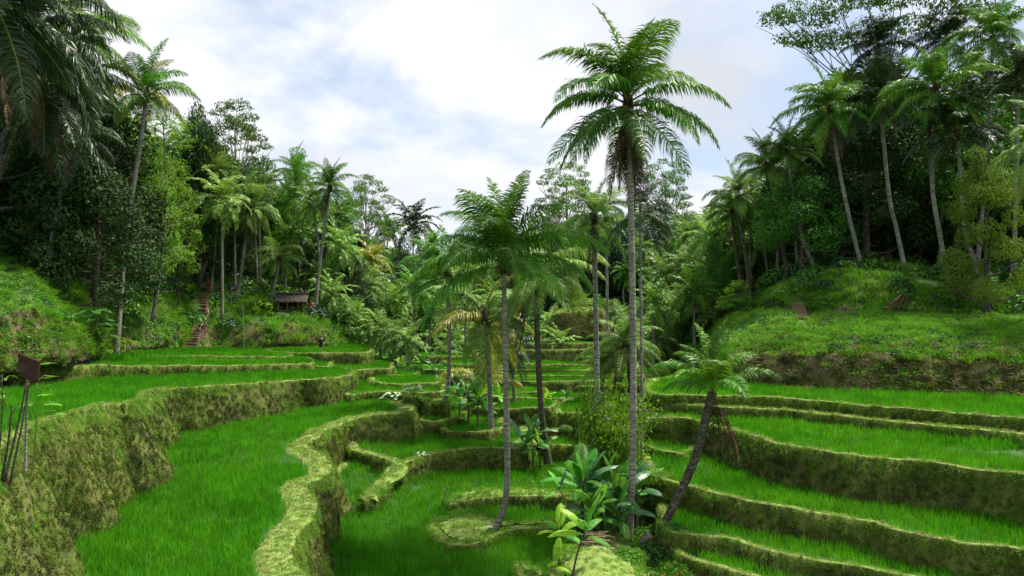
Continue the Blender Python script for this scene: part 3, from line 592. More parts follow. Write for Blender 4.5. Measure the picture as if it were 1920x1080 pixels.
ms += [src('moss', leafball(20, 0.10, 0.07, 47, 0.6), M['herb']), src('moss', blades(22, 0.09, 0.2, 0.016, 0.2, 48, hang=.8, out=1.2), M['turf']), src('moss', blades(20, 0.09, 0.2, 0.016, 0.2, 49, hang=.8, out=1.2), M['grass'])]
ixm = rng.integers(0, 6, n); hi_ = rng.random(n) < np.where(WP[:, 6] < .10, .5, .03 + .22 * (vnoise(WP[:, :3] * .6, 91) > .6)); ixm[hi_] = rng.integers(6, 9, hi_.sum())
rim = (WP[:, 6] < .12) & (rng.random(n) < .5); ixm[rim] = rng.integers(7, 9, rim.sum())
sid = np.array([t['straw'] for t in SLABS])[WP[:, 7].astype(int)]; ixm[sid] = np.where(rng.random(sid.sum()) < .4, 9, rng.integers(7, 9, sid.sum())); sz[sid] *= 1.9; ms.append(src('moss', blades(26, .1, .26, .02, .28, 39, hang=1.1, out=1.4), M['straw']))
scatter('moss', WP[:, :3], euler_from_normals(nn, rng), sz, ixm, ms, 'moss and creepers over the terrace walls')
fp = np.concatenate([tri_sample(HILLS['right'], 26, 90, (0, 3)), tri_sample(HILLS['left'], 8, 110, (0, 2))]); fp = fp[visible(fp)]; fp = fp[~under_slab(fp, np.full(len(fp), -1), 0.2)]
fp = fp[rng.random(len(fp)) < np.clip((vnoise(fp[:, :3] * 0.7, 12) - .2) * 2, .25, 1)]; n = len(fp); print('face', n); nn = fp[:, 3:6].copy(); nn *= np.where((nn[:, 0] * fp[:, 0] + nn[:, 1] * fp[:, 1]) > 0, -1, 1)[:, None]; nn[:, 2] = abs(nn[:, 2]) + .4; nn /= np.linalg.norm(nn, axis=1)[:, None]
fs_ = [src('bank_moss', leafball(24, 0.14, 0.09, 140 + k, 0.5), M['moss']) for k in range(3)] + [src('bank_moss', blades(18, 0.08, 0.24, 0.016, 0.22, 150, hang=.9, out=1.2), M['straw'])]
scatter('bank_moss', fp[:, :3], euler_from_normals(nn, rng), rng.uniform(.8, 2.2, n), np.where(rng.random(n) < .12, 3, rng.integers(0, 3, n)), fs_, 'moss and dry grass on the steep clay faces of the hills')
BP = np.concatenate(BUNDP); BP = BP[visible(BP)]; BP = BP[~under_slab(BP, BP[:, 7])]; n = len(BP); print('turf', n)
bs = [src('turf', blades(18, 0.09, 0.10, 0.012, 0.10, 60 + k, hang=.4, out=.6), M['turf']) for k in range(3)] + [src('turf', blades(16, 0.09, 0.08, 0.012, 0.10, 66, hang=.4, out=.6), M['straw'])]
ix = rng.integers(0, 3, n); ix[rng.random(n) < 0.03 + 0.22 * (vnoise(BP[:, :3] * 0.9, 5) > 0.66)] = 3
mid_ = np.array([t['mound'] > 0 for t in SLABS])[BP[:, 6 + 1].astype(int)] & (rng.random(n) < .35); bs.append(src('turf', blades(22, .1, .17, .014, .16, 68, hang=.6, out=.8), M['grass'])); ix[mid_] = 4
scatter('turf', BP[:, :3], np.c_[rng.normal(0, .1, n), rng.normal(0, .1, n), rng.uniform(0, 6.28, n)], np.clip(np.hypot(BP[:, 0], BP[:, 1]) / 30, 0.8, 1.3) * rng.uniform(0.5, 1.2, n), ix, bs, 'short turf on the earth bunds')
# undergrowth on the hillsides
gp = np.concatenate([tri_sample(HILLS['left'], 6.5, 130, (0, 5)), tri_sample(HILLS['right'], 12, 130, (2, 6)), tri_sample(HILLS['right'], 1.2, 130, (1, 2)), tri_sample(HILLS['far'], 2.0, 180, (0, 1))])
gp = gp[visible(gp)]; gp = gp[~under_slab(gp, np.full(len(gp), -1), 0.3)]; gx_ = CX + F * gp[:, 0] / gp[:, 1]; gy_ = HY - F * (gp[:, 2] - CZ) / gp[:, 1]
def near_line(px, py, line, w_): return np.min([np.hypot(px - (a[0] + (b[0] - a[0]) * t), py - (a[1] + (b[1] - a[1]) * t)) for a, b in zip(line[:-1], line[1:]) for t in np.linspace(0, 1, 8)], axis=0) < w_
LST = [(356,654),(362,636),(372,618),(378,602),(379,586),(377,574),(392,552),(402,546)]; RST = [(1503,602),(1500,584),(1494,570)]
kp = ~(near_line(gx_, gy_, LST, 13) & (gp[:, 1] < 95)) & ~near_line(gx_, gy_, RST, 12); gp = gp[kp]; n = len(gp); print('grass', n)
gs_ = [src('grass', blades(30, 0.22, 0.38, 0.022, 0.30, 80 + k, hang=.5, out=1), M['grass']) for k in range(4)] + [src('grass', leafball(46, 0.30, 0.13, 90 + k, .8), M['herb']) for k in range(2)] + [src('grass', leafball(60, 0.34, 0.11, 94, .8), M['grass'])]
patch = vnoise(gp[:, :3] * 0.35, 61); ix = np.where(rng.random(n) < np.clip((patch - 0.4) * 2.6, 0.12, 0.85), rng.integers(4, 7, n), rng.integers(0, 4, n))
nn = gp[:, 3:6] * 0.5 + np.array([0, 0, .6]); nn /= np.linalg.norm(nn, axis=1)[:, None]
scatter('grass', gp[:, :3], euler_from_normals(nn, rng), np.clip(np.hypot(gp[:, 0], gp[:, 1]) / 50, 0.8, 2.4) * rng.uniform(0.55, 1.35, n), ix, gs_, 'rank grass and herbs on the hillside banks')
up = np.concatenate([tri_sample(HILLS['left'], 0.55, 400, (4, 6)), tri_sample(HILLS['left'], 0.10, 400, (2, 4)), tri_sample(HILLS['right'], 0.5, 400, (6, 8)), tri_sample(HILLS['right'], 0.35, 400, (5, 6)), tri_sample(HILLS['far'], 1.3, 500, (0, 4))])
up = up[visible(up, 100, 200)]; up = up[~under_slab(up, np.full(len(up), -1), 0.3)]; n = len(up); print('undergrowth', n)
us = [src('undergrowth', leafball(150, 0.9, 0.26, 100 + k, .85), m) for k, m in enumerate((M['mleaf'], M['dleaf'], M['mleaf'], M['herb'], M['lleaf'], M['bleaf']))]
scatter('undergrowth', up[:, :3], np.c_[np.zeros(n), np.zeros(n), rng.uniform(0, 6.28, n)], np.clip(np.hypot(up[:, 0], up[:, 1]) / 60, 0.7, 3) * rng.uniform(0.6, 1.6, n), rng.choice(6, n, p=[.26, .22, .2, .16, .06, .10]), us, 'bushy undergrowth beneath the trees on the hillsides')
# ---------------------------------------------------------------- palms
def frond_mesh(name, L, elev, bend, m, n=52, droop=0.8, lw=0.046, ll=0.25, seed=0, bare=0.14, twist=0.0, segs=3, fold=0.25, side=0.0, ratio=1.0):
    n = int(n * 1.35) if n > 40 else n
    r = np.random.default_rng(seed); K = 16; t = np.linspace(0, 1, K); th = elev - bend * t ** 1.25; ds = L / (K - 1)
    sd = side * t ** 2
    x = np.r_[0, np.cumsum(np.cos(th[:-1]) * np.cos(sd[:-1]) * ds)]; y = np.r_[0, np.cumsum(np.cos(th[:-1]) * np.sin(sd[:-1]) * ds)]; z = np.r_[0, np.cumsum(np.sin(th[:-1]) * ds)]
    pts = np.c_[x, y, z]; mb = MB(); mb.tube(pts, 0.035 * (L / 4) * (1 - t * 0.9) + 0.004, 5, False)
    nq0 = sum(len(q) for q in mb.Q)
    tg = np.gradient(pts, axis=0); tg /= np.linalg.norm(tg, axis=1)[:, None]
    for i in range(n):
        u = bare + (1 - bare) * (i + 0.5) / n; p = np.array([np.interp(u, t, pts[:, k]) for k in range(3)]); T_ = np.array([np.interp(u, t, tg[:, k]) for k in range(3)]); T_ /= np.linalg.norm(T_)
        prof = math.sin(math.pi * min(1, (0.18 + 0.80 * (u - bare) / (1 - bare)) ** 0.85)) ** 0.7
        for sgn in (-1, 1):
            if r.random() < 0.07: continue
            S = np.cross(T_, [0, 0, 1.0]) * sgn; S /= np.linalg.norm(S) + 1e-6; U = np.cross(S * sgn, T_)
            l = L * ll * max(0.25, prof) * r.uniform(0.85, 1.1); wd = lw * (L / 4) * (0.55 + 0.45 * prof)
            fw = 0.35 + 0.8 * u ** 2 + r.normal(0, 0.10)
            d0 = S * 1.0 + T_ * fw + U * (fold + r.normal(0, .16)); d0 /= np.linalg.norm(d0)
            q = p.copy(); pl = [q]; d = d0
            for s_ in range(segs):
                q = q + d * l / segs; pl.append(q); d = d + np.array([0, 0, -1.0]) * droop * r.uniform(.7, 1.25) * (1.5 / segs); d /= np.linalg.norm(d)
            wv = T_ * 0.85 + U * r.normal(0, 0.45); wv /= np.linalg.norm(wv); V = []
            for k, q in enumerate(pl[:-1]):
                ww = wd * (0.7 if k == 0 else 1.0) / 2; V += [q - wv * ww, q + wv * ww]
            V.append(pl[-1]); mm = len(pl) - 1; Q = [(2 * k, 2 * k + 1, 2 * k + 3, 2 * k + 2) for k in range(mm - 1)]
            mb.add(V, Q, [(2 * (mm - 1), 2 * (mm - 1) + 1, 2 * mm)])
    fs = [np.concatenate(mb.Q), np.concatenate(mb.T)]; V = np.concatenate(mb.V)
    mi = np.zeros(len(fs[0]) + len(fs[1]), int); mi[:nq0] = 1
    return mesh(name, V, fs, [m, M['rachis'] if m is not M['dead'] else M['dead']], False, mi)
FR = {}
for key, m in (('g', M['frond']), ('p', M['frondp']), ('y', M['frondy']), ('k', M['frondd'])):
    FR[key] = [frond_mesh('frond', 4.0, R(86), R(40), m, 78, 0.8, seed=1, fold=.35, ll=.18), frond_mesh('frond', 4.0, R(70), R(84), m, 80, 1.0, seed=2, side=.25),
               frond_mesh('frond', 4.2, R(50), R(96), m, 84, 1.1, seed=3, side=-.2), frond_mesh('frond', 4.2, R(28), R(86), m, 84, 1.8, seed=4, side=.15),
               frond_mesh('frond', 4.0, R(4), R(74), m, 80, 2.2, seed=5, side=-.1), frond_mesh('frond', 3.8, R(-26), R(52), m, 74, 1.6, seed=6)]
FR['d'] = [frond_mesh('frond', 3.6, R(-62), R(26), M['dead'], 50, 1.6, 0.05, ll=.2, seed=7), frond_mesh('frond', 3.6, R(-78), R(10), M['dead'], 50, 1.8, 0.05, ll=.16, seed=8)]
def crown_mesh(name, seed, m, up=0.0, n=24, L=4.0, dead=0):       # a whole crown in one mesh, for palms too far off to show their fronds apart
    r = np.random.default_rng(seed); VV = []; QQ = []; TT = []; c = 0; mi = []; 
    for i in range(n):
        u = (i + 0.5) / n; el = R(82 - 125 * u + up * 20); az = i * 2.39996 + r.normal(0, .15)
        f = frond_mesh('tmp', L * r.uniform(.85, 1.1), el + r.normal(0, .1), R(50 + 40 * math.sin(u * 3.1)), m, 26, 0.7 + u * .9, 0.16, seed=seed * 50 + i, segs=2)
        V = np.empty(len(f.vertices) * 3); f.vertices.foreach_get('co', V); V = V.reshape(-1, 3); ca, sa = math.cos(az), math.sin(az)
        V = np.c_[V[:, 0] * ca - V[:, 1] * sa, V[:, 0] * sa + V[:, 1] * ca, V[:, 2]]
        for p in f.polygons: (QQ if len(p.vertices) == 4 else TT).append([a + c for a in p.vertices])
        VV.append(V); c += len(V); bpy.data.meshes.remove(f)
    return mesh(name, np.concatenate(VV), [np.array(QQ), np.array(TT)], m)
CR = {k: [crown_mesh('crown', s, M[mm]) for s in ss] for k, mm, ss in (('g', 'frond', (1, 2, 3)), ('p', 'frondp', (4, 5)), ('k', 'frondd', (6, 7)), ('y', 'frondy', (8,)))}
def spline(p, n):
    p = np.asarray(p, float); q = np.vstack([2 * p[0] - p[1], p, 2 * p[-1] - p[-2]]); out = []
    for i in range(1, len(q) - 2):
        for j in range(n):
            t = j / n; a, b, c, d = q[i - 1:i + 3]; out.append(0.5 * (2 * b + (c - a) * t + (2 * a - 5 * b + 4 * c - d) * t * t + (3 * b - a - 3 * c + d) * t ** 3))
    out.append(p[-1]); return np.array(out)
def trunk_mesh(pts, r0, r1, m, flare=0.5, k=10, name='trunk', rings=True):
    p = spline(pts, 8 if len(pts) > 2 else 12); s = np.linspace(0, 1, len(p)); rad = r0 + (r1 - r0) * s; rad = rad * (1 + flare * np.exp(-s * 14))
    if rings:
        p2 = spline(pts, 24); s2 = np.linspace(0, 1, len(p2)); rad = (r0 + (r1 - r0) * s2) * (1 + flare * np.exp(-s2 * 14)) * (1 + 0.05 * (np.arange(len(p2)) % 2)) * (1 + 0.03 * np.sin(s2 * 40)); p = p2
    mb = MB(); mb.tube(p, rad, k); return mb.mesh(name, m, True)
def palm(label, tp, d, L, style='g', nf=24, group='coconut palms', bark='bark', r0=0.22, r1=0.13, rise=0.0, nuts=6, dead=0, depth=None, base_on_ground=True, spread=1.0, sparse=(), name='coconut_palm', seed=None, yellow=0, far=False, flare=0.5, droopy=0, azs=None, fibre=True, cat='palm tree'):
    """tp: trunk drawn as pixels from foot to crown at distance d"""
    global _ps
    r0 *= .8; r1 *= .78
    r = np.random.default_rng(seed if seed is not None else int(abs(tp[0][0]) * 7 + abs(tp[0][1])))
    k = len(tp); pts = []
    for i, (px, py) in enumerate(tp):
        dd = d + (depth or 0) * i / max(1, k - 1); pts.append(np.array(D(px, py, dd)))
    if base_on_ground:
        g = zat(pts[0][0], pts[0][1]); pts[0][2] = g - 0.15 if abs(g - pts[0][2]) < 3.5 or far else min(g - .15, pts[0][2])
    o = Vector(pts[0]); root = empty(name, o, label=label, cat=cat, group=group)
    loc = [p - np.array(o) for p in pts]
    obj('trunk', trunk_mesh(loc, r0, r1, M[bark], flare, 7 if far else 10, rings=not far), root)
    top = Vector(loc[-1]); s = L / 4.0
    if far:
        c = r.choice(CR[style]); obj('crown', c, root, top, (r.normal(0, .08), r.normal(0, .08), r.uniform(0, 6.28)), s); return root
    if fibre:
        mb = MB(); mb.tube([(0, 0, -.55 * s), (0, 0, -.2 * s), (0, 0, .15 * s), (0, 0, .6 * s)], [r1 * 1.05, r1 * 1.6, r1 * 1.7, r1 * .5], 9)
        for i in range(16):
            a = r.uniform(0, 6.28); e = r.uniform(.1, 1.2); l_ = r.uniform(.3, .6) * s; z0 = r.uniform(-.5, .2) * s
            mb.tube([(0, 0, z0), (math.cos(a) * r1 * 1.4, math.sin(a) * r1 * 1.4, z0 + .05), (math.cos(a) * l_ * math.cos(e), math.sin(a) * l_ * math.cos(e), z0 + l_ * math.sin(e))], [.05 * s, .05 * s, .025 * s], 5)
        obj('crown_fibre', mb.mesh('crown_fibre', M['fibre'], True), root, top)
    for i in range(nf):
        u = (i + 0.5) / nf; u2 = min(0.999, max(0, (u * .91 + .09 + droopy * 0.15) * (1 - rise * 0.35))); lv = int(u2 * 6); az = i * 2.39996 + r.normal(0, .35)
        if azs is not None and i < len(azs): az = azs[i]
        st = style
        if yellow and r.random() < yellow * (0.3 + u * 1.2): st = 'y'
        me = FR[st][lv]; obj('frond', me, root, top + Vector((0, 0, (0.25 - u * .45) * s)), (r.normal(0, .06 if lv == 0 else .22), r.normal(0, .06 if lv == 0 else .15), az), s * r.uniform(.78, 1.12) * spread)
    for i in range(dead):
        obj('dead_frond', FR['d'][i % 2], root, top + Vector((0, 0, -.35 * s)), (r.normal(0, .06), r.normal(0, .06), r.uniform(0, 6.28)), s * r.uniform(.8, 1.1))
    if nuts:
        for i in range(nuts):
            a = r.uniform(0, 6.28); mb = MB(); th = np.linspace(-1.5, 1.5, 7); mb.tube([(0, 0, math.sin(t) * .15) for t in th], [max(.01, math.cos(t) * .11) for t in th], 8)
            if i == 0: nm = mb.mesh('coconut', M['nut'], True); _ps = nm
            obj('coconut', _ps, root, top + Vector((math.cos(a) * .3 * s, math.sin(a) * .3 * s, (-.25 - r.uniform(0, .25)) * s)), (r.normal(0, .3), r.normal(0, .3), 0), s)
    return root
# the landmark palms of the valley floor
palm('tallest coconut palm, straight grey trunk and full crown against the sky', [(1177,1034),(1186,860),(1187,640),(1183,400),(1178,195)], 31, 4.1, 'g', 28, None, r0=.18, r1=.15, nuts=9, dead=12, seed=5, spread=1.0, flare=.6, depth=1.0)
palm('coconut palm with a dark curved foot standing on the round grass mound', [(914,1010),(932,985),(948,935),(951,860),(948,680),(944,490)], 32.5, 4.1, 'g', 26, None, bark='bark', r0=.19, r1=.13, rise=.75, nuts=3, seed=11, flare=.35, yellow=.05)
palm('mossy coconut palm with drooping pale crown, next to the banana clump at its foot', [(1029,842),(1015,770),(1008,640),(1004,515)], 47, 4.4, 'p', 17, None, bark='bark2', r0=.24, r1=.2, droopy=1.6, nuts=4, dead=2, seed=3, yellow=.15, flare=.6)
palm('short palm with yellowish hanging fronds left of the curved-foot palm', [(922,812),(919,740),(915,660),(908,596)], 49, 4.3, 'p', 17, None, r0=.2, r1=.17, droopy=1.2, yellow=.45, seed=23, nuts=3)
palm('small dark-crowned palm on a slim grey stem just behind the curved-foot palm', [(966,760),(962,710),(957,655)], 60, 3.1, 'k', 16, None, r0=.17, r1=.16, seed=8, droopy=.6, nuts=0, dead=2)
palm('pale grey coconut palm with swollen leaning foot on the little earth ledge', [(831,764),(838,738),(842,690),(842,600),(839,516)], 52.5, 3.4, 'g', 20, None, r0=.2, r1=.15, rise=.35, nuts=3, seed=31, flare=1.2, yellow=.12)
palm('old coconut palm with a long bare mottled trunk and a sparse small crown', [(1124,872),(1120,760),(1117,580),(1113,408)], 38, 2.5, 'p', 20, None, bark='bark', r0=.17, r1=.15, droopy=.2, nuts=0, dead=2, seed=4)
palm('thin-stemmed areca palm with a dark drooping crown half hidden behind the tallest palm', [(1201,905),(1203,760),(1202,560),(1200,395)], 36, 2.1, 'k', 13, None, r0=.09, r1=.07, droopy=1.3, nuts=0, seed=6, name='areca_palm', flare=.2)
palm('short leaning palm with a thick fibre-wrapped trunk at the edge of the right terraces', [(1241,975),(1276,922),(1306,852),(1322,790),(1336,735)], 31, 2.7, 'g', 15, None, bark='bark2', r0=.19, r1=.22, rise=1.35, nuts=0, dead=4, seed=14, fibre=False, flare=.1)
palm('bushy pale palm on a short dark stem to the right of the tallest trunk', [(1186,735),(1181,700),(1173,650)], 58, 3.8, 'p', 24, None, bark='bark2', r0=.25, r1=.22, seed=15, nuts=0, dead=3)
palm('little feathery palm at the edge of the far fields, left of the bushy pale palm', [(1128,742),(1130,718),(1133,690)], 60, 2.7, 'p', 14, None, r0=.16, r1=.15, rise=.5, seed=16, nuts=0)
palm('small stemless palm with long arching yellow-green fronds behind the slim grey stem', [(905,745),(906,735),(908,722)], 57, 3.4, 'y', 9, None, r0=.14, r1=.14, rise=.9, seed=19, nuts=0, fibre=False)
# left hillside
palm('coconut palm with long leaning grey trunk before the light green saplings on the left', [(216,552),(238,430),(260,290),(275,178)], 58, 3.9, 'g', 24, None, r0=.24, r1=.17, seed=41, yellow=.25, depth=2)
palm('dark palm leaning on the grassy spur at the far left', [(84,518),(100,440),(120,345),(140,262)], 52, 3.9, 'k', 22, None, r0=.21, r1=.17, seed=42, droopy=1.0, yellow=.05)
palm('coconut palm beside the head of the earth steps', [(371,548),(392,470),(404,400),(411,338)], 88, 3.6, 'g', 20, None, r0=.25, r1=.19, seed=43)
palm('coconut palm with orange dead fronds right of the steps', [(442,578),(452,510),(461,440),(466,392)], 86, 4.1, 'p', 24, None, r0=.25, r1=.19, seed=44, dead=4, nuts=5)
palm('short coconut palm with a sharply curved pale foot by the hut', [(490,591),(506,565),(518,520),(523,484)], 84, 3.3, 'p', 18, None, r0=.22, r1=.17, seed=45, droopy=.6)
palm('tall coconut palm rising at the right corner of the hut', [(590,588),(599,500),(608,430),(618,352)], 86, 3.7, 'g', 22, None, r0=.24, r1=.17, seed=46, dead=3)
palm('coconut palm with bright feathery crown standing above the hut on the skyline', [(552,560),(552,450),(554,322)], 104, 3.7, 'p', 20, None, r0=.24, r1=.18, seed=47)
palm('short palm under the dark tree at the left edge of the photo', [(76,500),(72,460),(70,420)], 56, 2.6, 'y', 12, None, r0=.2, r1=.15, seed=48, droopy=.8, nuts=0)
for i, (tp, d, L, st, lb) in enumerate([
    ([(-110,470),(-70,360),(0,200),(60,60)], 36, 5.0, 'k', 'big dark palm leaning in from the left edge, trunk base behind the bank'),
    ([(-160,560),(-120,300),(-70,120),(-20,-10)], 31, 5.6, 'k', 'near dark palm whose hanging fronds fill the top left corner'),
    ([(120,545),(128,380),(136,250),(140,75)], 56, 5.6, 'p', 'high palm with a long pale frond reaching over the sky at upper left'),
    ([(-60,600),(-40,450),(10,300),(80,170)], 40, 4.8, 'k', 'dark palm with ragged grey fronds hanging in the middle of the left edge')]):
    palm(lb, tp, d, L, st, 26, None, bark='bark2', r0=.2, r1=.16, seed=60 + i, droopy=1.2, yellow=.12 if st == 'p' else 0, nuts=0, dead=2)
# right hillside
for i, (tp, d, L, st, kw, lb) in enumerate([
    ([(1411,548),(1398,480),(1388,425),(1380,368)], 77, 3.5, 'p', dict(bark='bark2', rise=.1), 'coconut palm with pale lower fronds, first on the left edge of the right-hand grove'),
    ([(1398,560),(1384,500),(1376,440),(1372,395)], 80, 3.0, 'g', dict(bark='bark2', droopy=.5), 'lower coconut palm tucked just behind the first one of the right-hand grove'),
    ([(1480,512),(1462,440),(1446,385),(1436,312)], 72, 3.7, 'p', dict(bark='bark2'), 'coconut palm with a shaggy pale skirt, second on the left edge of the right-hand grove'),
    ([(1532,524),(1506,450),(1490,380),(1476,285)], 70, 3.4, 'g', {}, 'coconut palm with a crooked pale trunk beside the small earth steps'),
    ([(1618,514),(1604,455),(1580,350),(1556,205)], 66, 4.6, 'g', dict(dead=3), 'tall dark-crowned coconut palm standing out against the sky at the corner of the right-hand grove'),
    ([(1700,488),(1681,430),(1666,360),(1650,190)], 65, 4.4, 'k', {}, 'coconut palm with a trunk that bends above the fallen dead fronds'),
    ([(1784,545),(1762,440),(1748,340),(1752,170)], 60, 4.6, 'g', dict(dead=4, nuts=8), 'coconut palm with orange nut stalks and straight pale trunk, right of fallen dead fronds'),
    ([(1836,530),(1824,480),(1808,425),(1795,250)], 59, 4.2, 'k', {}, 'dark palm whose ivied trunk rises right of the straightest pale trunk'),
    ([(1930,500),(1945,430),(1958,360),(1965,275)], 50, 4.0, 'p', dict(droopy=1.1), 'palm at the right edge with pale fronds reaching into the photo'),
    ([(1560,500),(1620,300),(1645,90)], 76, 4.2, 'k', {}, 'dark palm crown below the spreading tree at the upper right'),
    ([(1830,500),(1850,300),(1862,75)], 66, 4.4, 'g', {}, 'high palm at the top right corner beside the spreading tree'),
    ([(1760,500),(1770,300),(1775,75)], 72, 4.2, 'k', {}, 'high palm behind the crown with orange nut stalks'),
    ([(1900,510),(1905,330),(1908,160)], 62, 4.0, 'k', {}, 'dark palm near the right edge above the yellow-green tree'),
    ([(1590,510),(1560,420),(1530,320)], 84, 3.6, 'g', {}, 'half-hidden palm behind the palm at the corner of the right-hand grove'),
    ]):
    palm(lb, tp, d, L, st, 24, None, r0=.22, r1=.17, seed=70 + i, **kw)
# palms in the middle distance, left and centre
for i, (tp, d, L, st, lb) in enumerate([
    ([(664,660),(664,625),(665,592)], 92, 3.0, 'p', 'small pale palm right of the person, nearest of the far grove'),
    ([(639,655),(638,632),(639,612)], 90, 3.0, 'g', 'low spiky palm at the end of the grassy bluff'),
    ([(716,700),(714,660),(712,618)], 78, 2.5, 'p', 'palm with upright fans of fronds behind the end of the top left field'),
    ([(742,706),(742,670),(741,632)], 76, 2.4, 'p', 'palm with pale upright fronds second right of the top left field'),
    ([(766,704),(765,672),(765,642)], 74, 2.5, 'p', 'shaggy grey-green palm third right of the top left field'),
    ([(690,672),(690,650),(690,628)], 84, 3.2, 'g', 'small dark-stemmed palm between the pale ones right of the top left field'),
    ([(777,660),(777,600),(777,545)], 96, 3.8, 'g', 'bright green palm with a dark straight stem in the middle of the far grove'),
    ([(686,640),(686,580),(686,530)], 110, 3.6, 'p', 'greyish palm in the middle of the far grove'),
    ([(695,600),(695,540),(695,488)], 125, 4.2, 'y', 'palm with a yellowing star-shaped crown on the far slope'),
    ([(722,600),(724,500),(728,432)], 150, 4.4, 'g', 'tall palm with a small crown on the skyline left of the dark crowns'),
    ([(774,600),(774,500),(776,422)], 165, 7.5, 'k', 'dark bushy-crowned palm cresting the far skyline'),
    ([(676,620),(676,520),(675,462)], 140, 4.4, 'k', 'dark palm on the far slope above the star-shaped crown'),
    ([(812,600),(812,500),(813,458)], 150, 4.0, 'g', 'palm standing in the notch of the skyline'),
    ([(737,640),(737,600),(737,568)], 108, 3.4, 'p', 'pale palm under the dark round trees'),
    ([(806,660),(806,620),(806,590)], 98, 3.2, 'g', 'palm left of the far field strips'),
    ([(873,640),(873,590),(872,560)], 100, 3.0, 'p', 'pale palm between the grey leaning-foot palm and the curved-foot palm'),
    ([(1060,600),(1060,560),(1058,520)], 125, 3.4, 'p', 'pale palm above the straw-covered bank'),
    ([(1138,640),(1138,520),(1136,428)], 86, 2.9, 'g', 'thin straight palm close behind the old bare trunk'),
    ([(1245,600),(1245,560),(1245,522)], 96, 3.8, 'p', 'bright palm right of the tallest trunk in the sunny grove'),
    ([(1226,640),(1226,600),(1225,568)], 84, 3.6, 'g', 'leafy palm low beside the tallest trunk'),
    ([(1304,610),(1301,580),(1298,552)], 80, 3.3, 'g', 'small palm with a dark trunk at the left foot of the right-hand bank'),
    ([(1278,620),(1277,600),(1276,580)], 90, 3.4, 'p', 'pale low palm next to the small dark-trunked one'),
    ([(1325,600),(1324,560),(1322,520)], 92, 3.2, 'g', 'palm behind the feathery young tree'),
    ([(1200,560),(1200,500),(1199,470)], 130, 3.6, 'p', 'palm in the shade of the tall central wood'),
    ([(1228,560),(1227,480),(1226,440)], 150, 3.8, 'k', 'palm at the foot of the tall central wood'),
    ([(1308,560),(1300,480),(1296,440)], 118, 3.8, 'p', 'palm with drooping pale crown left of the right-hand grove'),
    ([(1560,600),(1545,450),(1536,330)], 90, 3.6, 'p', 'sunlit palm glimpsed inside the right-hand grove'),
    ([(330,560),(345,430),(352,262)], 92, 4.2, 'p', 'palm with pale fronds among the light green saplings'),
    ([(500,590),(500,480),(498,352)], 112, 3.8, 'k', 'dark palm behind the one with orange dead fronds'),
    ([(640,600),(642,520),(645,400)], 128, 3.8, 'g', 'palm on the skyline below the feathery flat-topped tree'),
    ]):
    palm(lb, tp, d, L, st, 24, 'palms of the middle distance', r0=.2, r1=.17, seed=100 + i, far=True)
# ---------------------------------------------------------------- broadleaf trees
def limb_tree(seed, H, clumps, m, r0=0.28, nleaf=9000, leaf=0.34, flat=0.75, trunk_top=0.75, bark='bark2', forks=1, aspect=.55, lean=0.0, gaps=.35):
    """clumps: (x, y, z, r) of leafy masses; one limb runs to each"""
    r = np.random.default_rng(seed); mb = MB(); zt = H * trunk_top
    tp = spline([(0, 0, -.3), (lean * .3, 0, zt * .35), (lean * .6, r.normal(0, .2), zt * .7), (lean, 0, zt)], 5)
    s = np.linspace(0, 1, len(tp)); mb.tube(tp, r0 * (1 - .62 * s) * (1 + .5 * np.exp(-s * 12)), 9)
    P_ = []; Nn = []; tot = sum(c[3] ** 2 for c in clumps)
    for (x, y, z, rr) in clumps:
        k = int(np.clip((z * 0.62 / zt) * len(tp), 2, len(tp) - 1)); b = tp[k]; e = np.array([x, y, z - rr * .25]); mid = (b + e) / 2 + np.array([0, 0, -.06 * H * r.random()]) + r.normal(0, .12, 3)
        q = spline([b, mid, e], 4); mb.tube(q, np.linspace(r0 * .38 * (1 - k / len(tp) * .5), .03, len(q)), 5)
        for _ in range(3):
            f = e + r.normal(0, 1, 3) * rr * .5 * np.array([1, 1, flat]); mb.tube([q[-3], (q[-3] + f) / 2 + r.normal(0, .08, 3), f], [.035, .028, .012], 4)
        n = int(nleaf * rr ** 2 / tot); d = r.normal(size=(n, 3)); d /= np.linalg.norm(d, axis=1)[:, None]
        p = d * (rr * r.uniform(.25, 1, n) ** .45)[:, None]; lump = fbm(p / rr * 2.0 + r.uniform(0, 99), 3, seed); p = p * (1 + lump * .55)[:, None]; p[:, 2] *= flat
        keep = (vnoise(p / rr * 3.4 + 7 * r.random(), seed + 3) > gaps); p = p[keep]; d = d[keep]
        P_.append(p + np.array([x, y, z])); Nn.append(d + r.normal(size=d.shape) * .6 + np.array([0, 0, .5]))
    V, Q, T = leaves(np.concatenate(P_), np.concatenate(Nn), leaf, r, aspect)
    return mb.mesh('trunk', M[bark], True), mesh('crown', V, [Q], M[m])
def dome(seed, H, Rr, n, z0=.35, rr=.36, flat=1.0):
    r = np.random.default_rng(seed); out = []
    for i in range(n):
        a = i * 2.4 + r.normal(0, .3); q = math.sqrt((i + .5) / n); z = H * (z0 + (1 - z0) * (1 - q ** 2) * r.uniform(.7, 1)) - Rr * rr * .5
        out.append((math.cos(a) * Rr * q * .8, math.sin(a) * Rr * q * .8, z, Rr * rr * r.uniform(.75, 1.2)))
    return out
def umbrella(seed, H, Rr, n, lay=3):
    r = np.random.default_rng(seed); out = []
    for i in range(n):
        a = i * 2.4 + r.normal(0, .3); q = math.sqrt((i + .5) / n); L_ = i % lay
        out.append((math.cos(a) * Rr * q, math.sin(a) * Rr * q, H * (.62 + .35 * (1 - q ** 2 * .6) - L_ * .09), Rr * .30 * r.uniform(.7, 1.2)))
    return out
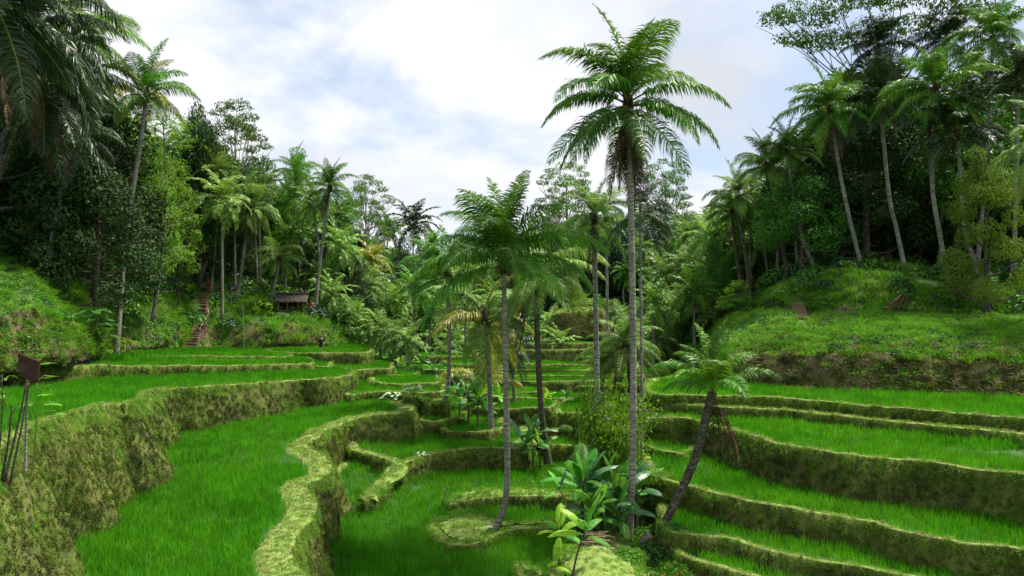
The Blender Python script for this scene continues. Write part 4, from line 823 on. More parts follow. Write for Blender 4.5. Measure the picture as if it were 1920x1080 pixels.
TREES = {
 'round': [limb_tree(s, 12, dome(s, 12, 4.6, 18), 'mleaf', nleaf=15000, leaf=.27) for s in (1, 2)],
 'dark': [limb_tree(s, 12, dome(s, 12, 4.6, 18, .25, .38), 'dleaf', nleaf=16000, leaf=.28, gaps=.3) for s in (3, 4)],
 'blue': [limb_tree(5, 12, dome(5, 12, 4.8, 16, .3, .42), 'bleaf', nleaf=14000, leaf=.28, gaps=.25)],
 'light': [limb_tree(s, 12, dome(s, 12, 3.8, 26, .32, .36), 'lleaf', nleaf=14000, leaf=.25, flat=.5, r0=.14, bark='bark2', gaps=.5) for s in (6, 7)],
 'flat': [limb_tree(s, 16, umbrella(s, 16, 6.0, 40, 4), 'mleaf', nleaf=15000, leaf=.26, flat=.22, r0=.24, trunk_top=.85, bark='bark', gaps=.38) for s in (8, 9)],
}
def tree(kind, label, px, d, top, width=None, group=None, base=None, seed=0, name=None, cat='tree', ow=None):
    """top: pixel row of the crown's top; width: crown width in pixels"""
    r = np.random.default_rng(int(abs(px * 3 + d * 7 + seed))); vs = TREES[kind]; tm, cm = vs[r.integers(len(vs))]
    g = ground_pt(px, d); zb = g.z if base is None else D(px, base, d)[2]
    zt = D(px, top, d)[2]; H0 = 16 if kind == 'flat' else 12; W0 = {'round': 10.5, 'dark': 10.5, 'blue': 11, 'light': 8.5, 'flat': 14}[kind]
    sz = max(1.5, zt - zb) / H0; sx = (width * d / F / W0) if width else sz * r.uniform(.85, 1.1)
    nm = name or {'round': 'broadleaf_tree', 'dark': 'dark_tree', 'blue': 'broadleaf_tree', 'light': 'sapling_tree', 'flat': 'flat_topped_tree'}[kind]
    root = empty(nm, (g.x, g.y, zb), r.uniform(0, 6.28), label=label, cat=cat, group=group); root.scale = (sx, sx, sz)
    obj('trunk', tm, root); c = obj('crown', cm, root)
    return root
# landmark trees, traced one by one
tree('dark', 'rounded dark tree with glossy yellowish top standing in shade behind the left grassy spur', 190, 60, 338, 190)
tree('dark', 'dense dark tree crown highest on the left skyline', 375, 84, 128, 100)
tree('flat', 'spreading clumpy tree on the left skyline with thin outer twigs over the sky', 440, 88, 186, 170)
tree('light', 'tall light green sapling with bare pale stem in front of the left slope', 290, 70, 235, 120)
tree('light', 'light green sapling left of the palm at the head of the steps', 335, 76, 300, 110)
tree('light', 'light green young tree between the steps and the orange-fronded palm', 420, 95, 270, 120)
tree('light', 'bright green leafy tree wrapped round the skyline palm above the hut', 553, 100, 264, 95)
tree('flat', 'feathery flat-topped tree highest on the skyline left of the gap', 685, 135, 322, 110)
tree('round', 'rounded bright green tree behind the hut', 640, 118, 480, 110)
tree('blue', 'dark round tree below the bushy-crowned palm on the far skyline', 752, 150, 440, 100)
tree('blue', 'second dark round tree, closer to the notch of the skyline', 805, 155, 462, 90)
tree('round', 'mid green round tree in front of the dark round trees', 770, 140, 474, 66)
tree('flat', 'flat-topped airy tree on the skyline left of the tallest palm', 1062, 150, 300, 135)
tree('flat', 'flat-topped airy tree on the skyline right of the tallest palm', 1248, 150, 292, 120)
tree('light', 'feathery young tree with a bent trunk on the slope left of the right bank', 1381, 74, 522, 84)
tree('round', 'bushy light tree below the pale palm of the right-hand grove', 1340, 84, 405, 80)
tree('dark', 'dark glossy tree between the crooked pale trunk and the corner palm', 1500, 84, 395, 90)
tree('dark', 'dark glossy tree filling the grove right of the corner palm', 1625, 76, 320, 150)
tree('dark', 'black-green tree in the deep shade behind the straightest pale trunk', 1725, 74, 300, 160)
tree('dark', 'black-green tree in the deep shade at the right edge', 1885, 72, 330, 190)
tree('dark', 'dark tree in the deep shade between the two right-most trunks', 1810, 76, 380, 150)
yt = limb_tree(31, 12, dome(31, 12, 4.2, 22, .12, .30), 'yleaf', nleaf=20000, leaf=.2, gaps=.3, flat=.6); TREES['yel'] = [yt]
g = ground_pt(1850, 55); root = empty('yellow_green_tree', g, 0.4, label='yellow-green leafy tree in front of the dark grove at the right edge', cat='tree'); zt = D(1850, 215, 55)[2]
root.scale = (190 * 55 / F / 9.6,) * 2 + ((zt - g.z) / 12,); obj('trunk', yt[0], root); obj('crown', yt[1], root)
big = limb_tree(32, 22, [(-9, 0, 19.5, 1.7), (-7.5, 2, 20.6, 1.8), (-6, -1, 19.2, 1.9), (-8, -1, 17.6, 1.7), (-5.6, 1, 17.8, 1.8), (-4, 0, 20.5, 2.0), (-3.4, 2, 18.4, 1.8), (-2, -1, 20.8, 2), (-1, 1, 19, 1.9), (0.5, 0, 21, 2.1), (2, 1, 19.2, 2), (3.5, -1, 20.6, 2.1), (5, 1, 19.4, 2), (7, 0, 20.4, 2.1), (9, 0, 19.6, 2), (4.5, -1, 22, 2), (1, -1, 22.4, 2.1), (-5, -1, 22, 1.8)], 'mleaf', nleaf=15000, leaf=.27, flat=.42, trunk_top=.72, bark='bark2', gaps=.42)
g = ground_pt(1665, 74); root = empty('spreading_tree', g, 0, label='great spreading tree with airy layered foliage reaching over the sky at the upper right', cat='tree'); zt = D(1665, -40, 74)[2]
root.scale = (1.12, 1.0, (zt - g.z) / 22.5); obj('trunk', big[0], root); obj('crown', big[1], root)
# multi-stemmed small-leaved shrub tree before the bare mottled trunk
r = np.random.default_rng(5); mb = MB(); PP = []; NN = []
for i in range(7):
    a = i * .9; bx, by = math.cos(a) * .12, math.sin(a) * .12; tx, ty = math.cos(a) * r.uniform(.3, .95), math.sin(a) * r.uniform(.3, .95); hh = r.uniform(2.4, 3.5)
    q = spline([(bx, by, -.2), (bx * 2 + tx * .2, by * 2 + ty * .2, hh * .4), (tx * .7, ty * .7, hh * .75), (tx, ty, hh)], 5); mb.tube(q, np.linspace(.045, .015, len(q)), 6)
    for k in range(40):
        u = r.uniform(.28, 1); b = q[int(u * (len(q) - 1))]; c = b + r.normal(0, .36, 3) * np.array([1, 1, .7]); mb.tube([b, (b + c) / 2 + [0, 0, .05], c], [.012, .01, .005], 4)
        n = 34; p = c + r.normal(0, .17, (n, 3)); PP.append(p); NN.append(r.normal(size=(n, 3)) + [0, 0, .5])
V, Q, T = leaves(np.concatenate(PP), np.concatenate(NN), .15, r, .55)
g = Vector(P(1150, 866, -7.6)); g = Vector((g.x * 34 / g.y, 34, zat((1150 - CX) / F * 34, 34) - .1))
st = D(1150, 690, 34)[2]; root = empty('small_leaved_shrub', g, label='tall small-leaved shrub with several thin stems in front of the old bare trunk', cat='shrub'); root.scale = (1.1, 1.1, (st - g.z) / 3.75)
obj('stem', mb.mesh('stem', M['bark'], True), root); obj('foliage', mesh('foliage', V, [Q], M['lleaf']), root)
# slender pale-stemmed sapling with open foliage on the left slope
mb = MB(); PP = []; NN = []; g = Vector(D(285, 603, 66)); g.z = zat(g.x, g.y) - .1; o_ = np.array(g)
q = spline([np.array(D(285, 603, 66)) - o_, np.array(D(300, 510, 66)) - o_, np.array(D(311, 400, 66)) - o_, np.array(D(309, 290, 66)) - o_, np.array(D(305, 220, 66)) - o_], 6); mb.tube(q, np.linspace(.17, .04, len(q)), 8)
for k in range(44):
    u = r.uniform(.32, 1); b = q[int(u * (len(q) - 1))]; a = r.uniform(0, 6.28); l_ = r.uniform(1, 3.0) * (1.2 - .5 * u); c = b + np.array([math.cos(a) * l_, math.sin(a) * l_, r.uniform(.2, 1.0)]); mb.tube([b, (b + c) / 2 + [0, 0, .12], c], [.035, .025, .01], 4)
    n = 90; t = r.uniform(.35, 1.1, n)[:, None]; p = b + (c - b) * t + r.normal(0, 1, (n, 3)) * np.array([.42, .42, .12]); PP.append(p); NN.append(r.normal(size=(n, 3)) * .4 + [0, 0, 1])
V, Q, T = leaves(np.concatenate(PP), np.concatenate(NN), .2, r, .5)
root = empty('sapling_tree', g, label='slender sapling with bare pale stem and layered leaves, between leaning palm and steps', cat='tree')
obj('trunk', mb.mesh('trunk', M['bark'], True), root); obj('crown', mesh('crown', V, [Q], M['lleaf']), root)
# the woods: skyline of the photograph by column
SKX = [-100, 0, 200, 280, 330, 400, 440, 490, 520, 600, 650, 720, 735, 800, 822, 850, 900, 1000, 1040, 1110, 1130, 1200, 1300, 1330, 1370, 1420, 1460, 1490, 1560, 1640, 2000]
SKY = [-80, -80, -10, 140, 170, 200, 235, 290, 320, 340, 345, 360, 400, 430, 470, 455, 430, 385, 370, 350, 390, 370, 360, 395, 400, 350, 320, 290, 210, 100, -60]
NAMES = {'round': 'mid green leafy tree', 'dark': 'dark green leafy tree', 'blue': 'blue-green dense tree', 'light': 'light green airy tree', 'flat': 'flat-topped feathery tree', 'palm': 'coconut palm'}
def wood(area, x0, x1, d0, d1, n, kinds, h=(7, 15), hp=.25, seed=0, lift=0, ps='gpk', pl=3.6):
    r = np.random.default_rng(seed); done = []
    for _ in range(n * 6):
        if len(done) >= n: break
        px = r.uniform(x0, x1); d = d0 + (d1 - d0) * r.random() ** 1.0
        if any(abs(px - a) * d / F < 2.2 and abs(d - b) < 2.2 + d * .02 for a, b in done): continue
        hit = ALLB.ray_cast(Vector(((px - CX) / F * d, d, 300)), Vector((0, 0, -1)))
        if not hit[0]: continue
        zg = hit[0].z
        hgt = r.uniform(*h); top = HY - F * (zg + hgt - CZ) / d; sk = np.interp(px, SKX, SKY) + r.uniform(-8, 22) + lift; top = max(top, sk)
        if HY - F * (zg - CZ) / d - top < 3.5 * F / d: continue
        done.append((px, d))
        if r.random() < hp:
            st = r.choice(list(ps)); gpx = HY - F * (zg - CZ) / d
            top2 = max(top, sk) + 1.6 * F / d
            palm('coconut palm in the wood ' + area, [(px, gpx), (px + r.normal(0, 6), (gpx + top2) / 2), (px + r.normal(0, 10), top2)], d, r.uniform(.9, 1.2) * pl, st, group='coconut palms in the wood ' + area, r0=.2, r1=.15, far=True, seed=int(px * 31 + d) % 99991 + 200000, cat='palm tree')
        else:
            k = r.choice(kinds); tree(k, NAMES[k] + ' in the wood ' + area, px, d, top, group=NAMES[k] + 's in the wood ' + area, seed=seed, base=HY - F * (zg - CZ) / d)
wood('behind the steps', 200, 480, 90, 135, 32, ['light', 'light', 'round', 'light', 'dark'], (7, 15), .45, 1, 10)
wood('at the dark left edge', -60, 190, 50, 100, 22, ['dark'], (10, 20), .35, 2, 0, 'k', 4.2)
wood('behind the hut', 440, 660, 100, 150, 30, ['light', 'round', 'light', 'dark'], (7, 13), .55, 3, 12)
wood('left of the skyline notch', 560, 830, 112, 210, 50, ['round', 'blue', 'dark', 'light', 'light'], (6, 11), .6, 4, 0, 'gpp')
wood('at the valley head', 820, 1010, 130, 240, 38, ['round', 'blue', 'dark', 'light'], (7, 12), .5, 5, 0, 'gp')
wood('behind the tallest palm', 1010, 1320, 128, 230, 50, ['blue', 'dark', 'round', 'dark', 'light'], (10, 18), .35, 6, 0, 'gp')
wood('behind the right terraces', 1190, 1345, 84, 122, 16, ['light', 'round'], (4, 8), .65, 7, 130, 'gp')
wood('left of the right-hand grove', 1300, 1480, 88, 150, 30, ['dark', 'blue', 'round', 'light'], (6, 12), .5, 8, 25, 'gp')
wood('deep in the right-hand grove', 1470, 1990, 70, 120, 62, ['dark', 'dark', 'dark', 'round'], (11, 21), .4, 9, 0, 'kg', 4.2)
wood('behind the top left field', 610, 830, 88, 112, 18, ['round', 'light'], (3, 6), .75, 10, 130, 'pgp', 3.2)

wood('on the left slope, in front', 240, 470, 80, 100, 12, ['light'], (10, 16), 1.0, 21, 10, 'gp', 3.4)
wood('round the hut', 470, 640, 88, 112, 14, ['light'], (8, 14), 1.0, 22, 8, 'gpp', 3.4)
wood('along the right-hand ridge', 1330, 1500, 80, 110, 12, ['light'], (9, 15), 1.0, 23, 10, 'gp', 3.6)
wood('in the sunny valley middle', 640, 860, 100, 150, 24, ['light'], (5, 10), 1.0, 24, 30, 'gpp', 3.4)
wood('below the tall central wood', 1000, 1330, 100, 135, 22, ['light'], (5, 10), 1.0, 25, 60, 'gpp', 3.4)

# ---------------------------------------------------------------- banana plants, shrubs, ferns
def banana_leaf(L, Wd, elev, bend, m, seed, rag=.3, name='leaf', roll=0.0):
    r = np.random.default_rng(seed); K = 14; t = np.linspace(0, 1, K); st = .22
    th = elev - bend * t ** 1.4; ds = L / (K - 1); x = np.r_[0, np.cumsum(np.cos(th[:-1]) * ds)]; z = np.r_[0, np.cumsum(np.sin(th[:-1]) * ds)]; mb = MB()
    mb.tube(np.c_[x, 0 * x, z], .022 * (1 - t * .85), 5, False)
    for sg in (-1, 1):
        V = []; Q = []; c = 0; prev = None
        for k in range(2, K):
            u = (t[k] - t[2]) / (1 - t[2]); wd = Wd / 2 * (math.sin(math.pi * min(1, u * .96 + .04)) ** .5) ; tn = np.array([math.cos(th[k]), 0, math.sin(th[k])]); up = np.array([-math.sin(th[k]), 0, math.cos(th[k])])
            b = np.array([x[k], 0, z[k]]); row = []
            for j in range(4):
                s = j / 3; row.append(b + np.array([0, sg * s * wd * math.cos(roll * .5), 0]) + up * (wd * .35 * s - wd * .7 * s * s + r.normal(0, .012)) - tn * s * .06 * L * .4)
            if prev is not None:
                g_ = .12 if r.random() < rag else 0
                pr = prev if not g_ else [p * (1 - g_) + q * g_ if j > 1 else p for j, (p, q) in enumerate(zip(prev, row))]
                base = len(V); V += list(pr) + list(row); Q += [(base + j, base + j + 1, base + 5 + j, base + 4 + j) if sg > 0 else (base + j + 1, base + j, base + 4 + j, base + 5 + j) for j in range(3)]
            prev = row
        mb.add(V, Q)
    return mb.mesh(name, m, True)
BL = {k: [banana_leaf(1.7, .55, R(78), R(30), M[mm], 1, .15), banana_leaf(1.8, .55, R(62), R(70), M[mm], 2), banana_leaf(1.8, .5, R(42), R(80), M[mm], 3, .5), banana_leaf(1.6, .5, R(12), R(70), M[mm], 4, .5)] for k, mm in (('b', 'banana'), ('y', 'bananay'), ('d', 'bananad'))}
def banana(label, px, d, py, top, n=8, mix='bbd', group=None, stem_r=.09, lean=0.0, base_z=None, s=None, seed=0, name='banana_plant', cat='banana plant'):
    r = np.random.default_rng(int(px * 5 + seed)); g = Vector(D(px, py, d)); zg = zat(g.x, g.y)
    if abs(zg - g.z) < 1.5 and base_z is None: g.z = zg - .05
    H_ = (D(px, top, d)[2] - g.z); root = empty(name, g, r.uniform(0, 6.28) if not lean else 0, label=label, cat=cat, group=group)
    s = s or max(.42, min(.98, H_ / 2.9)); hs = max(.15, H_ - 1.25 * s); mb = MB(); q = spline([(0, 0, -.1), (lean * .4, 0, hs * .5), (lean, 0, hs)], 5); mb.tube(q, np.linspace(stem_r, stem_r * .55, len(q)) * s, 8); obj('stem', mb.mesh('stem', M['rachis' if n < 6 else 'bark2'], True), root)
    for i in range(n):
        u = (i + .5) / n; me = BL[mix[i % len(mix)]][min(3, int(u * 4))]
        obj('leaf', me, root, (lean, 0, hs - u * .25 * s), (r.normal(0, .15), r.normal(0, .12), i * 2.4 + r.normal(0, .3)), s * r.uniform(.8, 1.1))
    return root
for lb, px, d, py, top, n, mx_, ln in [
    ('biggest dark-leaved banana plant at the left of the clump below the tallest palm', 1092, 31.5, 985, 838, 13, 'bbd', 0),
    ('banana plant with broad upright leaves in the middle of the clump', 1128, 32.5, 975, 845, 10, 'bbd', 0),
    ('banana plant just left of the tallest trunk, leaves touching it', 1160, 32, 985, 858, 10, 'bbd', 0),
    ('banana plant half hidden behind the tallest trunk, grey leaf sticking out to its right', 1192, 33, 965, 868, 8, 'bbd', 0),
    ('small leaning banana plant at the left of the clump with one long grey leaf', 1066, 31, 960, 885, 5, 'dbd', -.35),
    ('banana plant with hanging torn leaves in the front of the clump', 1110, 30.5, 1000, 900, 9, 'bdb', 0), ('short banana plant in front of the tallest trunk foot, at the right of the clump', 1150, 30.6, 1000, 905, 8, 'bbd', .2),
    ('banana plant low in the shade at the back of the clump', 1140, 34, 950, 850, 9, 'bb', 0)]:
    banana(lb, px, d, py, top, n, mx_, 'banana plants of the clump by the tallest palm', lean=ln, s=1.15 if n > 9 else .95 if n > 7 else None)
banana('young banana plant with yellow-green backlit leaves at the bottom of the photo', 1048, 27.5, 1060, 945, 6, 'yyb', None, .05, s=.72)
banana('young banana plant with thin slanting stem and light leaves before the stick pile', 1072, 26.2, 1092, 938, 6, 'byb', None, .05, lean=.45, s=.8)
banana('smallest banana shoot with a round yellow-green leaf at the lower edge', 1040, 26.5, 1085, 1022, 3, 'y', None, .03, s=.5)
for i, (px, d, py, top, n, mx_, lb) in enumerate([
    (1000, 46, 850, 775, 8, 'bbd', 'light banana plant left of the mossy palm foot'), (985, 45, 845, 790, 7, 'bd', 'banana plant leaning over the end of the moss-topped wall'), (1012, 45, 852, 800, 6, 'yb', 'small bright banana plant right at the mossy palm foot'),
    (878, 51, 768, 700, 9, 'bbd', 'banana plant in the clump right of the leaning-foot palm'), (896, 50.5, 766, 712, 8, 'yb', 'yellowish banana plant in the clump right of the leaning-foot palm'), (862, 52, 765, 712, 8, 'db', 'pale-leaved banana plant against the grey leaning trunk'),
    (935, 56, 770, 722, 5, 'yb', 'thin banana plant by the slim grey stem'), (1022, 57, 765, 735, 5, 'yb', 'small banana plant on the far field edge behind the mossy palm'), (1062, 56, 768, 728, 6, 'db', 'small greyish banana plant left of the small-leaved shrub'), (1030, 58, 760, 728, 5, 'yy', 'bright banana shoot on the far field edge'),
    (700, 78, 690, 648, 7, 'bd', 'banana plant behind the end of the top left field'), (730, 74, 700, 660, 7, 'bb', 'dark banana plant in the thicket under the pale palms'), (752, 72, 702, 668, 7, 'yb', 'bright banana plant in the thicket under the pale palms'), (790, 68, 706, 665, 8, 'bb', 'banana plant at the right end of the thicket'), (812, 66, 708, 672, 7, 'db', 'pale-leaved banana plant at the right end of the thicket'), (845, 64, 715, 680, 6, 'by', 'banana plant behind the grey leaning trunk'),
    (1010, 112, 618, 578, 8, 'bd', 'banana plant left of the straw-covered bank'), (990, 112, 620, 575, 8, 'bb', 'second banana plant left of the straw-covered bank'), (970, 110, 622, 585, 8, 'bd', 'third banana plant left of the straw-covered bank, by the dark crown'),
    (1150, 44, 835, 790, 6, 'yb', 'small banana plant beneath the shrub behind the clump'), (1195, 37, 880, 838, 6, 'by', 'light banana plant right behind the tallest trunk'), (915, 53, 775, 745, 5, 'b', 'small banana plant at the foot of the yellowish palm')]):
    banana(lb, px, d, py, top, n, mx_, None, .08, seed=i)
def bushm(seed, n, rad, leaf, m, flat=.8): V, Q, T = leafball(n, rad, leaf, seed, flat, aspect=.5); return mesh('foliage', V, [Q], M[m])
BU = {'h': bushm(1, 900, .8, .13, 'herb'), 'm': bushm(2, 900, .8, .12, 'mleaf'), 'l': bushm(3, 800, .8, .13, 'lleaf'), 'd': bushm(4, 1000, .8, .13, 'dleaf'), 'w': bushm(5, 260, .8, .34, 'white', .6), 'y': bushm(6, 700, .8, .12, 'grass')}
def bush(label, px, py, d, wpx, k='h', hf=1.0, group=None, name='shrub', cat='shrub', lift=0):
    g = Vector(D(px, py, d)); zg = zat(g.x, g.y); g.z = zg - .05 if abs(zg - g.z) < 1.6 else g.z
    s = wpx * d / F / 1.6; o = obj(name, BU[k], None, g, (0, 0, px * .37), (s, s, s * hf), label=label, cat=cat, group=group)
    o.data.name = name; return o
gl = 'leafy shrub in the gully between the tallest palm and the right terraces'
for i, (px, py, d, wd, k, hf) in enumerate([(1205,1000,31,60,'h',1.2),(1232,960,32.5,60,'m',1.1),(1222,1040,29.5,70,'h',1.3),(1255,1045,29,60,'m',1),(1210,930,34,50,'h',1),(1242,915,34.5,44,'y',.9),(1262,1078,27.5,70,'h',1.2),(1300,1085,26.5,60,'y',.8),(1215,1085,27,70,'m',1.2),(1235,1000,30.5,56,'d',1.2),(1196,965,32.5,50,'d',1.2),(1215,890,36,40,'l',.8),(1180,1065,28,50,'l',.7),(1260,1010,30,44,'h',.9)]):
    bush(gl, px, py, d, wd * 1.5, {'d': 'm', 'h': 'l' if i % 3 == 0 else 'h'}.get(k, k), hf, 'leafy shrubs in the gully by the tallest palm')
for i, (px, py, d, wd, k, hf, lb) in enumerate([
    (872,992,34.5,70,'y',.5,'grassy tussock covering the round mound left of the curved palm foot'), (838,1000,34,46,'l',.4,'low herb patch at the left rim of the round grass mound'), (905,975,35.5,44,'h',.6,'low green herbs on the back of the round grass mound'), (1100,1022,30,56,'y',.5,'grassy tussock on the mound behind the stick pile'), (1062,1040,29,50,'l',.5,'herbs at the left shoulder of the banana mound'), (1168,1062,28.3,60,'h',.6,'herb tangle on the mound below the tallest palm'), (1062,965,36,60,'h',.9,'dense green shrub at the right end of the low bund behind the round mound'), (1100,985,31,50,'d',.8,'dark low shrub at the foot of the banana clump'), (1180,960,33,56,'d',1.1,'dark shrub right at the foot of the tallest palm, behind it'),
    (968,868,46,26,'d',.8,'dark creeper bush at the right end of the moss-topped wall'), (940,800,50,44,'m',.9,'small-leaved shrub by the foot of the yellowish palm'), (985,790,50,40,'m',.9,'small-leaved shrub left of the mossy palm'), (960,820,48,36,'l',.8,'light shrub in front of the yellowish palm foot'),
    (908,778,52,36,'d',.9,'dark glossy shrub at the edge of the leaning-foot palm clump'), (862,770,51.5,40,'d',1.0,'dark shrub under the banana plants right of the leaning-foot palm'), (1080,790,48,36,'m',1,'shrub left of the tall small-leaved shrub'), (1060,805,46,30,'h',.8,'lower herb bush left of the tall small-leaved shrub'), (1190,800,40,36,'m',1.1,'dark-leaved shrub just right of the tallest trunk on the terrace edge'),
    (690,746,55,30,'y',.7,'round grassy tuft on the bund behind the big left field'), (664,748,56,26,'m',.7,'small shrub in the corner under the tall left wall'), (742,760,52,22,'m',.6,'low herb on the little rock ledge'),
    (745,706,70,40,'d',1.1,'dark shrub in the thicket under the pale palms'), (775,708,68,44,'h',1.1,'green shrub in the thicket under the pale palms'), (805,712,66,40,'d',1.1,'dark shrub at the right end of the thicket'), (715,704,73,36,'d',1.1,'dark shrub at the left end of the thicket'), (826,722,60,36,'l',.8,'light bush between the thicket and the leaning grey trunk'), (850,735,58,40,'m',1,'bush behind the leaning grey trunk'),
    (528,590,81,40,'h',.8,'leafy bush hiding the left end of the hut'), (566,592,81,36,'m',.7,'leafy bush below the right end of the hut'), (1390,608,72,50,'l',.8,'light bush under the feathery young tree'), (1340,640,74,60,'h',1,'bush on the slope below the feathery young tree'), (1300,660,76,50,'m',1,'shrub at the left foot of the right bank'), (1270,690,66,44,'h',1,'shrub behind the leaning fibre-wrapped palm'), (1240,700,66,50,'m',1,'shrub right of the tallest trunk at the far field edge'), (1225,735,50,36,'y',.8,'grassy clump at the left end of the highest right field')]):
    bush(lb, px, py, d, wd, k, hf)
def taro(label, px, py, d, s, seed, m='white', n=14, name='broad_leaved_herb'):
    r = np.random.default_rng(seed); g = Vector(D(px, py, d)); zg = zat(g.x, g.y); g.z = zg if abs(zg - g.z) < 1.5 else g.z; mb = MB(); P_ = MB()
    for i in range(n):
        a = r.uniform(0, 6.28); l_ = s * r.uniform(.3, .8); h_ = s * r.uniform(.3, .8); e = np.array([math.cos(a) * l_, math.sin(a) * l_, h_]); P_.tube([(0, 0, 0), e * [.4, .4, .7], e], [.012, .01, .008], 4)
        u = np.array([math.cos(a), math.sin(a), -.35]); v = np.array([-math.sin(a), math.cos(a), r.normal(0, .2)]); w_ = s * .22
        mb.add([e - u * w_ * .3, e + v * w_ * .55 - u * w_ * .45, e + v * w_ * .45 + u * w_ * .4, e + u * w_ * 1.2, e - v * w_ * .45 + u * w_ * .4, e - v * w_ * .55 - u * w_ * .45], [(0, 1, 2, 3), (0, 3, 4, 5)])
    root = empty(name, g, label=label, cat='plant'); obj('stalks', P_.mesh('stalks', M['rachis']), root); obj('leaves', mb.mesh('leaves', M[m], True), root); return root
taro('plant with whitish arrow-shaped leaves on the bund at the end of the big left field', 738, 738, 54, 1.0, 1, n=26)
taro('second whitish-leaved plant, on the rocky ledge nearer the leaning grey palm', 775, 750, 52, .9, 2, n=22)
taro('pale-leaved creeper on top of the moss-topped wall in the valley', 788, 864, 42.6, .55, 3, n=18)
taro('cluster of pale-edged leaves low on the left slope', 170, 650, 50, 2.2, 4, 'herb', 26)
taro('spreading broad-leaved herb on the lit left slope', 195, 640, 54, 2.2, 5, 'lleaf', 26)
# thin sprouting cuttings standing in the valley field
for i, (px, py, d, h_, ln, lb) in enumerate([(825, 945, 36.5, 1.1, .35, 'tall sprouting cutting leaning in the valley field'), (835, 948, 36.5, .5, 0, 'short twig sprouting in the valley field beside the tall cutting'), (1010, 932, 38, .8, .3, 'leaning cutting with a bare white foot by the low bund'), (995, 930, 38.5, .6, 0, 'upright green cutting left of the leaning one by the low bund')]):
    if i == 1: px, py = 833, 935
    r = np.random.default_rng(i); g = ground_pt(px, d); mb = MB(); q = spline([(0, 0, 0), (ln * .5, 0, h_ * .5), (ln, 0, h_)], 4); mb.tube(q, .018, 5); root = empty('sprouting_cutting', g, label=lb, cat='plant'); obj('stem', mb.mesh('stem', M['bark']), root)
    n = 50; t = r.uniform(.25, 1, n); p = np.array([q[int(a * (len(q) - 1))] for a in t]) + r.normal(0, .07, (n, 3)); V, Q, T = leaves(p, r.normal(size=(n, 3)) + [0, 0, .6], .11, r, .5); obj('leaves', mesh('leaves', V, [Q], M['lleaf']), root)
# red flowers at the lower edge
for px, lb in ((1243, 'red flowering sprig at the lower edge below the gully shrubs'), (1272, 'smaller red flowering sprig at the lower edge, right of the other')):
    r = np.random.default_rng(px); g = Vector(D(px, 1078, 26.8)); V, Q, T = leaves(r.normal(0, .07, (26, 3)) + [0, 0, .05], r.normal(size=(26, 3)), .08, r, .6); root = empty('flowering_plant', g - Vector((0, 0, .15)), label=lb, cat='flower'); obj('flowers', mesh('flowers', V, [Q], M['flower']), root)
    V, Q, T = leafball(120, .3, .12, px, .6); obj('leaves', mesh('leaves', V, [Q], M['herb']), root, (0, 0, -.15))

# ---------------------------------------------------------------- hut, steps, railing, sign, posts, logs, people
def member(mb, a, b, w_, h_=None):
    a, b = Vector(a), Vector(b); q = (b - a).to_track_quat('X', 'Z').to_matrix(); mb.box((a + b) / 2, ((b - a).length, w_, h_ or w_), q)
g = Vector(D(548, 588, 83)); g.z = max(zat(g.x, g.y + 1), D(548, 590, 83)[2]); hut = empty('thatched_hut', g, R(8), label='small dark open-fronted hut with a thatched roof among the palm trunks on the left hill', cat='hut')
wx, wy, hz = 2.5, 2.0, 1.1
mb = MB(); [member(mb, (x, y, -1.0), (x, y, hz), .12) for x in (-wx / 2, -.4, .7, wx / 2) for y in (-wy / 2, wy / 2)]; obj('posts', mb.mesh('posts', M['wood']), hut)
mb = MB(); mb.box((0, 0, .0), (wx, wy, .1)); obj('floor', mb.mesh('floor', M['wood']), hut)
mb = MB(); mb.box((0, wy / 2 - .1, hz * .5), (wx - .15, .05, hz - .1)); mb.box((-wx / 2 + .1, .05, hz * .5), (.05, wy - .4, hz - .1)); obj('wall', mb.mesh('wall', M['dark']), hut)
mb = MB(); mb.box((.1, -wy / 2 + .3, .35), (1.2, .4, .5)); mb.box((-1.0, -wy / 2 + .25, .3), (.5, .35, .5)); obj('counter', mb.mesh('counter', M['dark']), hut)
r = np.random.default_rng(3); mb = MB()
for sg in (-1, 1):
    for k in range(3):
        y0 = sg * (wy / 2 + .45 - k * .55); y1 = sg * (wy / 2 - .1 - k * .55) if k < 2 else 0; z0 = hz - .15 + k * .24; z1 = z0 + .34
        V = []; nn_ = 28
        for i in range(nn_ + 1):
            x = -wx / 2 - .4 + (wx + .8) * i / nn_; V += [(x, y0 + r.normal(0, .05), z0 + r.normal(0, .05)), (x, y1, z1), (x, y1, z1 - .12), (x, y0, z0 - .12)]
        Q = []; [Q.extend([(4 * i, 4 * i + 4, 4 * i + 5, 4 * i + 1), (4 * i + 3, 4 * i + 7, 4 * i + 4, 4 * i), (4 * i + 2, 4 * i + 6, 4 * i + 7, 4 * i + 3)]) for i in range(nn_)]; mb.add(V, Q)
mb.tube([(-wx / 2 - .4, 0, hz + .72), (0, 0, hz + .68), (wx / 2 + .4, 0, hz + .72)], .12, 6); obj('roof', mb.mesh('roof', M['thatch']), hut)
